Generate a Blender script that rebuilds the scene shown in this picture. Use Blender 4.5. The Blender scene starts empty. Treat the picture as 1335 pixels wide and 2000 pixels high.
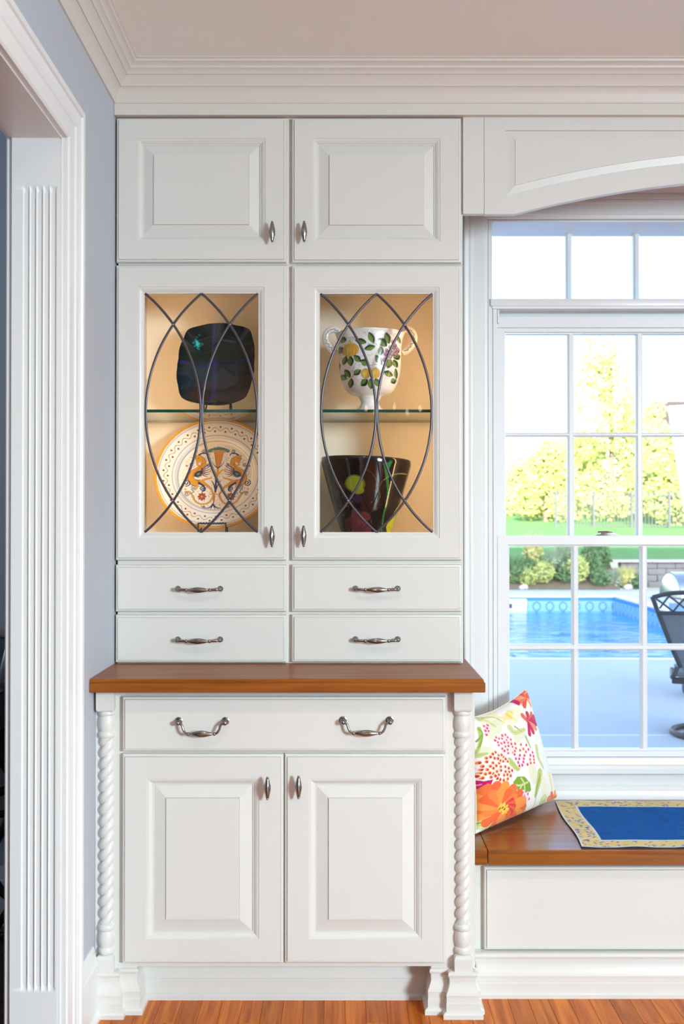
import bpy, bmesh, math, random
import numpy as np
from mathutils import Vector, Matrix

rnd = random.Random(7)
SC = bpy.context.scene
COL = SC.collection
PI = math.pi

# ------------------------------------------------------------------ camera
F = 2000.0                      # focal length in pixels of the 1335 x 2000 frame
ZC = 1.341                      # eye height
TILT = math.atan(18.0 / F)      # a touch of upward tilt
cam = bpy.data.cameras.new('camera')
cam.sensor_fit = 'VERTICAL'
cam.sensor_height = 36.0
cam.lens = 36.0 * F / 2000.0
cam.clip_start = 0.05
cam.clip_end = 400
cam.dof.use_dof = True
cam.dof.focus_distance = 3.0
cam.dof.aperture_fstop = 5.0
camo = bpy.data.objects.new('camera', cam)
COL.objects.link(camo)
camo.location = (0, 0, ZC)
camo.rotation_euler = (PI / 2 + TILT, 0, 0)
SC.camera = camo

# ------------------------------------------------------------------ world, sun, exposure
SC.view_settings.view_transform = 'Standard'
SC.view_settings.look = 'None'
SC.view_settings.gamma = 1.0
SC.view_settings.use_curve_mapping = False
SC.view_settings.exposure = 0.0
SUN_EL = math.radians(17.0)
SUN_AZ_X = 0.22                 # sun stands behind the house, a little to the left
world = bpy.data.worlds.new('world')
SC.world = world
world.use_nodes = True
wn = world.node_tree
wn.nodes.clear()
wo = wn.nodes.new('ShaderNodeOutputWorld')
wb = wn.nodes.new('ShaderNodeBackground')
ws = wn.nodes.new('ShaderNodeTexSky')
ws.sky_type = 'NISHITA'
ws.sun_disc = False
ws.sun_elevation = math.radians(32)
ws.sun_rotation = math.radians(190)
ws.air_density = 1.0
ws.dust_density = 1.6
ws.ozone_density = 1.4
wb.inputs['Strength'].default_value = 0.72
wn.links.new(ws.outputs[0], wb.inputs['Color'])
wn.links.new(wb.outputs[0], wo.inputs['Surface'])

def add_light(name, kind, energy, color, loc, direction=None, **kw):
    l = bpy.data.lights.new(name, kind)
    l.energy = energy
    l.color = color
    for k, v in kw.items():
        setattr(l, k, v)
    o = bpy.data.objects.new(name, l)
    COL.objects.link(o)
    o.location = loc
    if direction is not None:
        o.rotation_euler = Vector(direction).to_track_quat('-Z', 'Y').to_euler()
    return o

sun = add_light('sun', 'SUN', 20.0, (1.0, 0.93, 0.80), (0, -20, 12),
                (SUN_AZ_X, 1.0, -math.tan(SUN_EL)), angle=math.radians(0.6))
# daylight entering by the glazed opening in the right-hand wall, behind the camera
add_light('window_daylight', 'AREA', 118.0, (0.72, 0.91, 1.0), (3.28, -1.75, 1.90), (-0.68, 0.74, -0.37),
          shape='RECTANGLE', size=0.9, size_y=0.95, spread=math.radians(108))
# added fill lamp that brightens the dim adjoining room
add_light('adjoining_daylight', 'AREA', 9.0, (0.62, 0.82, 1.0), (-2.6, 1.3, 2.2), (0.5, 1, 0.0), shape='RECTANGLE', size=0.9, size_y=0.6, spread=math.radians(150))

# ------------------------------------------------------------------ pixel helpers (real depth given)
def P(u, v, Y):
    a = (u - 667.5) / F
    b = (1000.0 - v) / F
    ct, st = math.cos(TILT), math.sin(TILT)
    dy = ct - b * st
    dz = st + b * ct
    k = Y / dy
    return (a * k, Y, ZC + dz * k)
def PX(u, Y): return (u - 667.5) / F * Y
def PZ(v, Y): return P(667.5, v, Y)[2]

# ------------------------------------------------------------------ materials
def srgb(r, g, b):
    def f(c):
        c /= 255.0
        return c / 12.92 if c <= 0.04045 else ((c + 0.055) / 1.055) ** 2.4
    return (f(r), f(g), f(b))
def new_mat(name):
    m = bpy.data.materials.new(name)
    m.use_nodes = True
    nt = m.node_tree
    return m, nt, nt.nodes['Principled BSDF']
def mat(name, col, rough=0.5, metal=0.0, spec=0.5, noise=0.0, scale=30.0, bump=0.0, coat=0.0, emit=None, estr=0.0, tr=0.0):
    m, nt, b = new_mat(name)
    b.inputs['Base Color'].default_value = (*col, 1)
    b.inputs['Roughness'].default_value = rough
    b.inputs['Metallic'].default_value = metal
    b.inputs['Specular IOR Level'].default_value = spec
    b.inputs['Coat Weight'].default_value = coat
    b.inputs['Coat Roughness'].default_value = 0.05
    if emit:
        b.inputs['Emission Color'].default_value = (*emit, 1)
        b.inputs['Emission Strength'].default_value = estr
    tc = nt.nodes.new('ShaderNodeTexCoord')
    nz = nt.nodes.new('ShaderNodeTexNoise')
    nz.inputs['Scale'].default_value = scale
    nz.inputs['Detail'].default_value = 4
    nt.links.new(tc.outputs['Object'], nz.inputs['Vector'])
    if noise > 0:
        mx = nt.nodes.new('ShaderNodeMix')
        mx.data_type = 'RGBA'
        mx.inputs[6].default_value = (*[c * (1 - noise) for c in col], 1)
        mx.inputs[7].default_value = (*[min(1, c * (1 + noise)) for c in col], 1)
        nt.links.new(nz.outputs['Fac'], mx.inputs[0])
        nt.links.new(mx.outputs[2], b.inputs['Base Color'])
    if bump > 0:
        bp = nt.nodes.new('ShaderNodeBump')
        bp.inputs['Strength'].default_value = bump
        bp.inputs['Distance'].default_value = 0.002
        nt.links.new(nz.outputs['Fac'], bp.inputs['Height'])
        nt.links.new(bp.outputs[0], b.inputs['Normal'])
    return m
def mat_wood(name, c1, c2, axis='X', rough=0.3, coat=0.3, scale=1.0, rand=0.0, spec=0.3):
    m, nt, b = new_mat(name)
    tc = nt.nodes.new('ShaderNodeTexCoord')
    mp = nt.nodes.new('ShaderNodeMapping')
    s = [26.0 * scale] * 3
    s['XYZ'.index(axis)] = 1.6 * scale
    mp.inputs['Scale'].default_value = s
    nz = nt.nodes.new('ShaderNodeTexNoise')
    nz.inputs['Scale'].default_value = 2.0
    nz.inputs['Detail'].default_value = 6
    nz.inputs['Distortion'].default_value = 0.7
    cr = nt.nodes.new('ShaderNodeValToRGB')
    cr.color_ramp.elements[0].position = 0.34
    cr.color_ramp.elements[1].position = 0.68
    cr.color_ramp.elements[0].color = (*c1, 1)
    cr.color_ramp.elements[1].color = (*c2, 1)
    oi = nt.nodes.new('ShaderNodeObjectInfo')
    va = nt.nodes.new('ShaderNodeVectorMath')
    va.operation = 'ADD'
    sc = nt.nodes.new('ShaderNodeVectorMath')
    sc.operation = 'SCALE'
    cb = nt.nodes.new('ShaderNodeCombineXYZ')
    for i in range(3):
        nt.links.new(oi.outputs['Random'], cb.inputs[i])
    nt.links.new(cb.outputs[0], sc.inputs[0])
    sc.inputs['Scale'].default_value = 37.0
    nt.links.new(tc.outputs['Object'], va.inputs[0])
    nt.links.new(sc.outputs[0], va.inputs[1])
    nt.links.new(va.outputs[0], mp.inputs['Vector'])
    nt.links.new(mp.outputs[0], nz.inputs['Vector'])
    nt.links.new(nz.outputs['Fac'], cr.inputs['Fac'])
    out = cr.outputs['Color']
    if rand > 0:
        hs = nt.nodes.new('ShaderNodeHueSaturation')
        mr = nt.nodes.new('ShaderNodeMapRange')
        mr.inputs['To Min'].default_value = 1 - rand
        mr.inputs['To Max'].default_value = 1 + rand
        nt.links.new(oi.outputs['Random'], mr.inputs['Value'])
        nt.links.new(mr.outputs[0], hs.inputs['Value'])
        nt.links.new(out, hs.inputs['Color'])
        out = hs.outputs['Color']
    nt.links.new(out, b.inputs['Base Color'])
    b.inputs['Roughness'].default_value = rough
    b.inputs['Specular IOR Level'].default_value = spec
    b.inputs['Coat Weight'].default_value = coat
    b.inputs['Coat Roughness'].default_value = 0.12
    return m
def mat_glass(name, tint=(1, 1, 1), refl=0.04, rough=0.0, haze=None):
    """thin clear sheet: see-through with a mirror reflection that grows at grazing angles"""
    m = bpy.data.materials.new(name)
    m.use_nodes = True
    nt = m.node_tree
    nt.nodes.clear()
    out = nt.nodes.new('ShaderNodeOutputMaterial')
    tr = nt.nodes.new('ShaderNodeBsdfTransparent')
    tr.inputs['Color'].default_value = (*tint, 1)
    gl = nt.nodes.new('ShaderNodeBsdfGlossy')
    gl.inputs['Roughness'].default_value = rough
    lw = nt.nodes.new('ShaderNodeLayerWeight')
    pw = nt.nodes.new('ShaderNodeMath')
    pw.operation = 'POWER'
    pw.inputs[1].default_value = 5.0
    ma = nt.nodes.new('ShaderNodeMath')
    ma.operation = 'MULTIPLY_ADD'
    ma.inputs[1].default_value = 0.85
    ma.inputs[2].default_value = refl
    mx = nt.nodes.new('ShaderNodeMixShader')
    nt.links.new(lw.outputs['Facing'], pw.inputs[0])
    nt.links.new(pw.outputs[0], ma.inputs[0])
    nt.links.new(ma.outputs[0], mx.inputs[0])
    nt.links.new(tr.outputs[0], mx.inputs[1])
    nt.links.new(gl.outputs[0], mx.inputs[2])
    last = mx
    if haze:
        df = nt.nodes.new('ShaderNodeBsdfDiffuse')
        df.inputs['Color'].default_value = (0.5, 0.52, 0.55, 1)
        m2 = nt.nodes.new('ShaderNodeMixShader')
        m2.inputs[0].default_value = haze
        nt.links.new(mx.outputs[0], m2.inputs[1])
        nt.links.new(df.outputs[0], m2.inputs[2])
        last = m2
    nt.links.new(last.outputs[0], out.inputs['Surface'])
    return m
def mat_painted(name, rough=0.2, coat=0.0, attr='paint', spec=0.5, sheen=0.0, bump=0.0, bscale=400, quilt=False, trans=0.0):
    m, nt, b = new_mat(name)
    at = nt.nodes.new('ShaderNodeAttribute')
    at.attribute_name = attr
    nt.links.new(at.outputs['Color'], b.inputs['Base Color'])
    b.inputs['Roughness'].default_value = rough
    b.inputs['Coat Weight'].default_value = coat
    b.inputs['Coat Roughness'].default_value = 0.06
    b.inputs['Specular IOR Level'].default_value = spec
    b.inputs['Sheen Weight'].default_value = sheen
    b.inputs['Transmission Weight'].default_value = trans
    if bump > 0:
        tc = nt.nodes.new('ShaderNodeTexCoord')
        if quilt:
            nz = nt.nodes.new('ShaderNodeTexWave')
            nz.wave_type = 'BANDS'
            nz.bands_direction = 'DIAGONAL'
            nz.inputs['Scale'].default_value = bscale
            nz.inputs['Distortion'].default_value = 0.6
        else:
            nz = nt.nodes.new('ShaderNodeTexNoise')
            nz.inputs['Scale'].default_value = bscale
        nt.links.new(tc.outputs['Object'], nz.inputs['Vector'])
        bp = nt.nodes.new('ShaderNodeBump')
        bp.inputs['Strength'].default_value = bump
        bp.inputs['Distance'].default_value = 0.002
        nt.links.new(nz.outputs['Fac'], bp.inputs['Height'])
        nt.links.new(bp.outputs[0], b.inputs['Normal'])
    return m

M = {}
M['cab'] = mat('cabinet_paint', (0.715, 0.700, 0.660), rough=0.33, noise=0.012, scale=6, coat=0.08)
M['shadeline'] = mat('settled_glaze', (0.36, 0.31, 0.26), rough=0.5, noise=0.1, scale=40)  # dark hairline colour standing in for the shadow at lip and panel steps
M['cab_in'] = mat('cabinet_interior', (0.78, 0.72, 0.62), rough=0.5, noise=0.01)
M['trim'] = mat('trim_paint', (0.80, 0.80, 0.795), rough=0.32, noise=0.01, scale=5, coat=0.08)
M['crown'] = mat('crown_paint', (0.70, 0.655, 0.60), rough=0.45, noise=0.01, scale=5)
M['vinyl'] = mat('window_white', (0.80, 0.81, 0.82), rough=0.35, noise=0.01)
M['wall'] = mat('wall_paint', (0.50, 0.525, 0.59), rough=0.7, noise=0.02, scale=60, bump=0.05)
M['ceil'] = mat('ceiling_paint', (0.94, 0.93, 0.87), rough=0.85, noise=0.01, scale=40)
M['counter'] = mat_wood('counter_wood', srgb(126, 66, 14), srgb(158, 90, 26), 'X', rough=0.4, coat=0.02)
M['seatwood'] = mat_wood('seat_wood', srgb(118, 62, 18), srgb(152, 88, 32), 'X', rough=0.26, coat=0.5)
M['seatwood'].node_tree.nodes['Principled BSDF'].inputs['Coat Roughness'].default_value = 0.30
M['oak'] = mat_wood('floor_oak', srgb(170, 80, 12), srgb(216, 124, 40), 'Y', rough=0.42, coat=0.05, rand=0.16)
M['oak_dark'] = mat('floor_gap', (0.07, 0.03, 0.012), rough=0.8)
M['pewter'] = mat('pewter', (0.30, 0.28, 0.27), rough=0.27, metal=1.0, noise=0.15, scale=90)
M['lead'] = mat('lead_came', (0.11, 0.10, 0.115), rough=0.34, metal=0.85, noise=0.1, scale=120)
M['solder'] = mat('solder', (0.32, 0.32, 0.36), rough=0.25, metal=1.0)
M['glass'] = mat_glass('clear_glass', (0.985, 0.99, 0.985), 0.035)
M['cabglass'] = mat_glass('cabinet_glass', (0.97, 0.975, 0.965), 0.028)
M['screen'] = mat_glass('insect_screen', (0.93, 0.95, 0.97), 0.0, haze=0.05)
M['shelfglass'] = mat_glass('shelf_glass', (0.93, 0.975, 0.945), 0.04)
M['greenedge'] = mat('green_glass_edge', srgb(22, 74, 58), rough=0.15, noise=0.1, scale=20)
M['iron'] = mat('black_iron', (0.012, 0.012, 0.014), rough=0.4, metal=0.3, noise=0.1)
M['black'] = mat('black_lacquer', (0.006, 0.006, 0.008), rough=0.35, noise=0.1)
M['silver'] = mat('silver_frame', (0.42, 0.43, 0.44), rough=0.3, metal=0.9, noise=0.1)
M['dullwall'] = mat('far_room_paint', (0.20, 0.245, 0.31), rough=0.8, noise=0.02)
M['darkfloor'] = mat_wood('far_room_floor', srgb(60, 34, 22), srgb(84, 50, 32), 'X', rough=0.35, coat=0.2)
M['lampmetal'] = mat('lamp_housing', (0.7, 0.68, 0.64), rough=0.35, metal=0.6, noise=0.02)
M['warmlens'] = mat('warm_lens', (1, 0.8, 0.55), rough=0.5, emit=(1.0, 0.72, 0.40), estr=2.5, noise=0.01)
M['ceillens'] = mat('downlight_lens', (1, 0.9, 0.75), rough=0.5, emit=(1.0, 0.82, 0.62), estr=18.0, noise=0.01)
M['bulb'] = mat('candle_bulb', (1, 0.9, 0.7), rough=0.4, emit=(1.0, 0.80, 0.50), estr=14.0, noise=0.01)
M['dark'] = mat('dark_gap', (0.03, 0.03, 0.03), rough=0.9)

# ------------------------------------------------------------------ mesh builder
WLOC = {}
class MB:
    def __init__(self):
        self.v, self.f, self.m = [], [], []
    def add(self, vs, fs, mi=0):
        b = len(self.v)
        self.v += [tuple(p) for p in vs]
        for f in fs:
            self.f.append([b + i for i in f])
            self.m.append(mi)
        return self
    def box(self, x0, x1, y0, y1, z0, z1, mi=0, bev=0.0):
        if bev > 0:
            bm = bmesh.new()
            r = bmesh.ops.create_cube(bm, size=1.0)
            for q in r['verts']:
                q.co = Vector(((x0 + x1) / 2 + q.co.x * (x1 - x0), (y0 + y1) / 2 + q.co.y * (y1 - y0), (z0 + z1) / 2 + q.co.z * (z1 - z0)))
            bmesh.ops.bevel(bm, geom=list(bm.edges), offset=bev, segments=2, profile=0.6, affect='EDGES')
            bm.verts.index_update()
            self.add([q.co[:] for q in bm.verts], [[q.index for q in f.verts] for f in bm.faces], mi)
            bm.free()
            return self
        vs = [(x, y, z) for x in (x0, x1) for y in (y0, y1) for z in (z0, z1)]
        return self.add(vs, [(0, 1, 3, 2), (4, 6, 7, 5), (0, 4, 5, 1), (2, 3, 7, 6), (0, 2, 6, 4), (1, 5, 7, 3)], mi)
    def loft(self, rings, closed=True, cap0=False, cap1=False, mi=0, mis=None):
        n = len(rings[0])
        vs = [p for r in rings for p in r]
        b = len(self.v)
        self.v += [tuple(p) for p in vs]
        for i in range(len(rings) - 1):
            for k in range(n if closed else n - 1):
                k2 = (k + 1) % n
                self.f.append([b + i * n + k, b + i * n + k2, b + (i + 1) * n + k2, b + (i + 1) * n + k])
                self.m.append(mis[i] if mis else mi)
        if cap0:
            self.f.append([b + k for k in range(n)][::-1]); self.m.append(mi)
        if cap1:
            self.f.append([b + (len(rings) - 1) * n + k for k in range(n)]); self.m.append(mi)
        return self
    def lathe(self, prof, c=(0, 0, 0), seg=32, axis='Z', mod=None, mi=0):
        rings = []
        for (r, h) in prof:
            ring = []
            for k in range(seg):
                a = 2 * PI * k / seg
                rr = max(r, 1e-5) * (mod(a, h) if mod else 1.0)
                x, y = rr * math.cos(a), rr * math.sin(a)
                p = {'Z': (x, y, h), 'Y': (x, h, y), 'X': (h, x, y)}[axis]
                ring.append((c[0] + p[0], c[1] + p[1], c[2] + p[2]))
            rings.append(ring)
        return self.loft(rings, True, True, True, mi)
    def tube(self, pts, r, seg=10, mi=0, flat=1.0, nrm=None, closed=False):
        pts = [Vector(p) for p in pts]
        n = len(pts)
        rings = []
        up = Vector(nrm) if nrm else Vector((0, -1, 0))
        for i, p in enumerate(pts):
            a = pts[i - 1] if (i > 0 or closed) else pts[i]
            b = pts[(i + 1) % n] if (i < n - 1 or closed) else pts[i]
            t = (b - a).normalized()
            s = t.cross(up)
            if s.length < 1e-4:
                s = t.cross(Vector((1, 0, 0)))
            s.normalize()
            w = s.cross(t).normalized()
            rr = r[i] if isinstance(r, (list, tuple)) else r
            rings.append([p + s * (rr * math.cos(2 * PI * k / seg)) + w * (rr * flat * math.sin(2 * PI * k / seg)) for k in range(seg)])
        if closed:
            rings.append(rings[0])
            return self.loft(rings, True, False, False, mi)
        return self.loft(rings, True, True, True, mi)
    def ball(self, c, r, seg=14, mi=0, sz=1.0):
        prof = [(r * math.sin(PI * i / 8), -r * sz * math.cos(PI * i / 8)) for i in range(9)]
        return self.lathe(prof, c, seg, mi=mi)
    def sweep(self, path, prof, fmap, side=1, mi=0, closed=False):
        """mitred moulding: path in a plane (a,b); prof = (out, h); fmap(a,b,h) -> xyz; side=+1 right of travel"""
        n = len(path)
        rings = []
        for i in range(n):
            p = Vector(path[i])
            d0 = (p - Vector(path[i - 1])).normalized() if (i > 0 or closed) else None
            d1 = (Vector(path[(i + 1) % n]) - p).normalized() if (i < n - 1 or closed) else None
            n0 = Vector((d0.y, -d0.x)) * side if d0 is not None else None
            n1 = Vector((d1.y, -d1.x)) * side if d1 is not None else None
            if n0 is None: m = n1
            elif n1 is None: m = n0
            else: m = (n0 + n1) / (1 + n0.dot(n1))
            rings.append([fmap(p.x + m.x * o, p.y + m.y * o, h) for (o, h) in prof])
        if closed:
            rings.append(rings[0])
            return self.loft(rings, True, False, False, mi)
        return self.loft(rings, True, True, True, mi)
    def mesh(self, name, mats, smooth=28.0, recalc=True, shift=(0, 0, 0)):
        me = bpy.data.meshes.new(name)
        sx, sy, sz = shift
        me.from_pydata([(x - sx, y - sy, z - sz) for x, y, z in self.v], [], self.f)
        mats = mats if isinstance(mats, (list, tuple)) else [mats]
        for mt in mats:
            me.materials.append(M[mt] if isinstance(mt, str) else mt)
        if len(mats) > 1:
            me.polygons.foreach_set('material_index', self.m)
        if recalc:
            bm = bmesh.new()
            bm.from_mesh(me)
            bmesh.ops.recalc_face_normals(bm, faces=bm.faces)
            bm.to_mesh(me)
            bm.free()
        if smooth:
            me.polygons.foreach_set('use_smooth', [True] * len(me.polygons))
            me.set_sharp_from_angle(angle=math.radians(smooth))
        me.update()
        return me

def tag(o, label=None, cat=None, group=None, kind=None):
    if label: o['label'] = label
    if cat: o['category'] = cat
    if group: o['group'] = group
    if kind: o['kind'] = kind
    return o
def empty(name, loc, label, cat, group=None, kind=None):
    o = bpy.data.objects.new(name, None)
    o.empty_display_size = 0.1
    COL.objects.link(o)
    o.location = loc
    WLOC[o.name] = Vector(loc)
    return tag(o, label, cat, group, kind)
def link(name, me, loc, parent=None, rot=None):
    o = bpy.data.objects.new(name, me)
    COL.objects.link(o)
    loc = Vector(loc)
    if parent is not None:
        o.parent = parent
        o.location = loc - WLOC[parent.name]
    else:
        o.location = loc
    if rot: o.rotation_euler = rot
    WLOC[o.name] = loc
    return o
def build(mb, name, mats, parent=None, smooth=28.0, recalc=True, origin=None):
    xs = np.array(mb.v)
    lo, hi = xs.min(0), xs.max(0)
    c = origin if origin is not None else ((lo[0] + hi[0]) / 2, (lo[1] + hi[1]) / 2, lo[2])
    c = tuple(float(q) for q in c)
    return link(name, mb.mesh(name, mats, smooth, recalc, c), c, parent)
def boxo(name, x0, x1, y0, y1, z0, z1, m, parent=None, bev=0.0):
    return build(MB().box(x0, x1, y0, y1, z0, z1, 0, bev), name, m, parent)
def struct(o, label, cat=None):
    return tag(o, label, cat or o.name.split('_')[0], None, 'structure')

# ------------------------------------------------------------------ painting helper (flat colour decoration on a surface)
class Paint:
    """colours points with plane coordinates (s, t); every call lays one painted mark over the last"""
    def __init__(self, S, T, base, soft):
        self.S, self.T, self.soft = S, T, soft
        self.c = np.empty((S.size, 3))
        self.c[:] = srgb(*base)
    def put(self, mask, col, idx=None):
        col = np.array(srgb(*col))
        if idx is None:
            self.c += (col - self.c) * mask[:, None]
        else:
            self.c[idx] += (col - self.c[idx]) * mask[:, None]
    def cut(self, d):
        return np.clip(0.5 - d / self.soft, 0, 1)
    def near(self, x0, x1, y0, y1):
        return np.nonzero((self.S > x0) & (self.S < x1) & (self.T > y0) & (self.T < y1))[0]
    def ell(self, cx, cy, a, b, rot, col, alpha=1.0, pointy=0.0):
        R = max(a, b) + self.soft
        i = self.near(cx - R, cx + R, cy - R, cy + R)
        if not len(i): return
        dx, dy = self.S[i] - cx, self.T[i] - cy
        c, s = math.cos(rot), math.sin(rot)
        x, y = dx * c + dy * s, -dx * s + dy * c
        bb = b * np.clip(1 - pointy * np.abs(x / a) ** 1.5, 0.05, 1)
        r = np.sqrt((x / a) ** 2 + (y / bb) ** 2)
        self.put(self.cut((r - 1) * min(a, b)) * alpha, col, i)
    def stroke(self, pts, w, col, alpha=1.0, w1=None):
        pts = np.array(pts, float)
        W = max(w, w1 or 0)
        i = self.near(pts[:, 0].min() - W, pts[:, 0].max() + W, pts[:, 1].min() - W, pts[:, 1].max() + W)
        if not len(i): return
        d = np.full(len(i), 1e9)
        n = len(pts) - 1
        for k in range(n):
            a, b = pts[k], pts[k + 1]
            ab = b - a
            L = max(ab.dot(ab), 1e-12)
            h = np.clip(((self.S[i] - a[0]) * ab[0] + (self.T[i] - a[1]) * ab[1]) / L, 0, 1)
            ww = w if w1 is None else w + (w1 - w) * (k + h) / n
            d = np.minimum(d, np.hypot(self.S[i] - a[0] - ab[0] * h, self.T[i] - a[1] - ab[1] * h) - ww / 2)
        self.put(self.cut(d) * alpha, col, i)
    def poly(self, pts, col, alpha=1.0):
        pts = np.array(pts, float)
        i = self.near(pts[:, 0].min(), pts[:, 0].max(), pts[:, 1].min(), pts[:, 1].max())
        if not len(i): return
        ins = np.zeros(len(i), bool)
        x, y = self.S[i], self.T[i]
        for k in range(len(pts)):
            a, b = pts[k - 1], pts[k]
            if a[1] == b[1]: continue
            cr = ((a[1] > y) != (b[1] > y)) & (x < (b[0] - a[0]) * (y - a[1]) / (b[1] - a[1]) + a[0])
            ins ^= cr
        self.put(ins * alpha, col, i)
    def spiral(self, cx, cy, r, turns, a0, w, col, sgn=1):
        pts = []
        for k in range(26):
            q = k / 25
            a = a0 + sgn * turns * 2 * PI * q
            pts.append((cx + r * (1 - 0.85 * q) * math.cos(a), cy + r * (1 - 0.85 * q) * math.sin(a)))
        self.stroke(pts, w, col)
    def apply(self, me):
        at = me.color_attributes.new('paint', 'FLOAT_COLOR', 'POINT')
        buf = np.ones((self.S.size, 4), np.float32)
        buf[:, :3] = self.c
        at.data.foreach_set('color', buf.ravel())
def smooth_path(pts, n=8):
    pts = [np.array(p, float) for p in pts]
    pts = [2 * pts[0] - pts[1]] + pts + [2 * pts[-1] - pts[-2]]
    out = []
    for i in range(1, len(pts) - 2):
        p0, p1, p2, p3 = pts[i - 1:i + 3]
        for k in range(n):
            t = k / n
            out.append(tuple(0.5 * (2 * p1 + (p2 - p0) * t + (2 * p0 - 5 * p1 + 4 * p2 - p3) * t * t + (3 * p1 - p0 - 3 * p2 + p3) * t ** 3)))
    out.append(tuple(pts[-2]))
    return out
# ================================================================== the room
XL, YW, ZT = -0.676, 3.43, 2.683          # left wall, window wall, ceiling
XR, YR = 3.4, -3.2                        # right wall, wall behind the camera
TH = 0.12
JY, JZ = 2.465, 2.265                     # jamb of the cased opening, its head
OY0 = 0.90
# floor: slab with a recessed bed where single boards are laid
PX0, PX1, PY0, PY1 = -0.676, 2.40, 1.25, 3.43
mb = MB()
for (a, b, c, d, z) in ((XL - TH, XR, YR, PY0, 0.0), (PX1, XR, PY0, YW, 0.0), (PX0, PX1, PY0, PY1, -0.006), (XL - TH, PX0, PY0, YW, 0.0)):
    mb.box(a, b, c, d, -0.12, z)
m, nt, b_ = new_mat('floor_boards_beyond')
tc = nt.nodes.new('ShaderNodeTexCoord'); mp = nt.nodes.new('ShaderNodeMapping'); mp.inputs['Rotation'].default_value = (0, 0, PI / 2)
bk = nt.nodes.new('ShaderNodeTexBrick')
bk.inputs['Color1'].default_value = (*srgb(170, 78, 14), 1); bk.inputs['Color2'].default_value = (*srgb(206, 112, 34), 1)
bk.inputs['Mortar'].default_value = (0.07, 0.03, 0.012, 1); bk.inputs['Scale'].default_value = 1.0
bk.inputs['Brick Width'].default_value = 0.8; bk.inputs['Row Height'].default_value = 0.057; bk.inputs['Mortar Size'].default_value = 0.0006
nt.links.new(tc.outputs['Object'], mp.inputs['Vector']); nt.links.new(mp.outputs[0], bk.inputs['Vector'])
nt.links.new(bk.outputs['Color'], b_.inputs['Base Color']); b_.inputs['Roughness'].default_value = 0.32; b_.inputs['Coat Weight'].default_value = 0.3
M['boards'] = m
floor = struct(build(mb, 'floor', 'boards', origin=(0, 0, 0)), 'orange oak strip floor in front of the white cabinets')
floor.data.materials.append(M['oak_dark'])
PW = 0.057
def plank_mesh(L):
    q, e = MB(), 0.0009
    w = PW / 2 - 0.0003
    l = L / 2 - 0.0003
    rg = lambda k, z: [(-w + k, -l + k, z), (w - k, -l + k, z), (w - k, l - k, z), (-w + k, l - k, z)]
    q.loft([rg(0, -0.006), rg(0, -e), rg(e, 0)], True, False, True)
    return q.mesh('floor_board', 'oak', None)
plank_me = {L: plank_mesh(L) for L in (0.4, 0.6, 0.75, 0.9)}
ncol = int((PX1 - PX0) / PW)
for i in range(ncol):
    y = PY0 - 0.0
    while y < 2.96:
        L = rnd.choice((0.4, 0.6, 0.75, 0.9, 0.9))
        if y + L > PY1: L = 0.4
        if y + L > PY1: break
        link('floor_board', plank_me[L], (PX0 + PW * (i + 0.5), y + L / 2, 0), floor)
        y += L

ceiling = struct(boxo('ceiling', XL - TH, XR + 0.1, YR - 0.1, YW + 0.15, ZT, ZT + 0.15, 'ceil'), 'plain warm white ceiling above the cabinets')
# left wall with the cased opening
mb = MB()
mb.box(XL - TH, XL, JY + 0.012, YW + 0.15, 0, ZT).box(XL - TH, XL, OY0 - 0.012, JY + 0.012, JZ + 0.012, ZT).box(XL - TH, XL, YR, OY0 - 0.012, 0, ZT)
struct(build(mb, 'wall_left', 'wall'), 'pale blue grey painted wall beside the cased opening')
# window wall: one slab with the window opening
WX0, WX1, WZ0, WZ1 = 0.49, 2.17, 0.5527, 2.35
mb = MB()
mb.box(-9, WX0, YW, YW + 0.15, -0.3, 3.0).box(WX1, XR, YW, YW + 0.15, -0.3, 3.0).box(WX0, WX1, YW, YW + 0.15, -0.3, WZ0).box(WX0, WX1, YW, YW + 0.15, WZ1, 3.0)
struct(build(mb, 'wall_back', 'wall'), 'grey blue wall around the window behind the bench')
# rest of the shell
struct(boxo('wall_rear', -9, XR, YR - 0.12, YR, -0.3, 3.0, 'wall'), 'wall closing the room behind the viewer')
mb = MB()
RW0, RW1, RZ0, RZ1 = -3.05, -0.95, 0.75, 2.48
mb.box(XR, XR + 0.12, YR, RW0, -0.3, ZT).box(XR, XR + 0.12, RW1, YW, -0.3, ZT).box(XR, XR + 0.12, RW0, RW1, -0.3, RZ0).box(XR, XR + 0.12, RW0, RW1, RZ1, ZT)
struct(build(mb, 'wall_right', 'wall'), 'far side wall with a big daylight window')
struct(boxo('wall_nook', 2.30, XR, 3.05, YW, 0, ZT, 'wall'), 'wall return at the far end of the window bench')
# house above: unseen block, shaped to keep the low sun off the patio
mb = MB()
mb.loft([[(x, YR - 0.6, 2.9), (x, YW + 0.16, 2.9), (x, YW + 0.16, 5.2), (x, 0.2, 9.1), (x, YR - 0.6, 5.2)] for x in (-9, 4.6)], True, True, True)
M['roof'] = mat('roof_shingle', (0.10, 0.09, 0.085), 0.9, noise=0.2)
struct(build(mb, 'roof', 'roof', smooth=None), 'unseen upper storey and roof block shaped to shade the patio')
struct(boxo('wall_far', -9.1, -9, YR, YW + 0.15, -0.3, 3.0, 'wall'), 'unseen outer wall added to stop the low sun')  # unseen wall, added against low sun from the side

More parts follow.
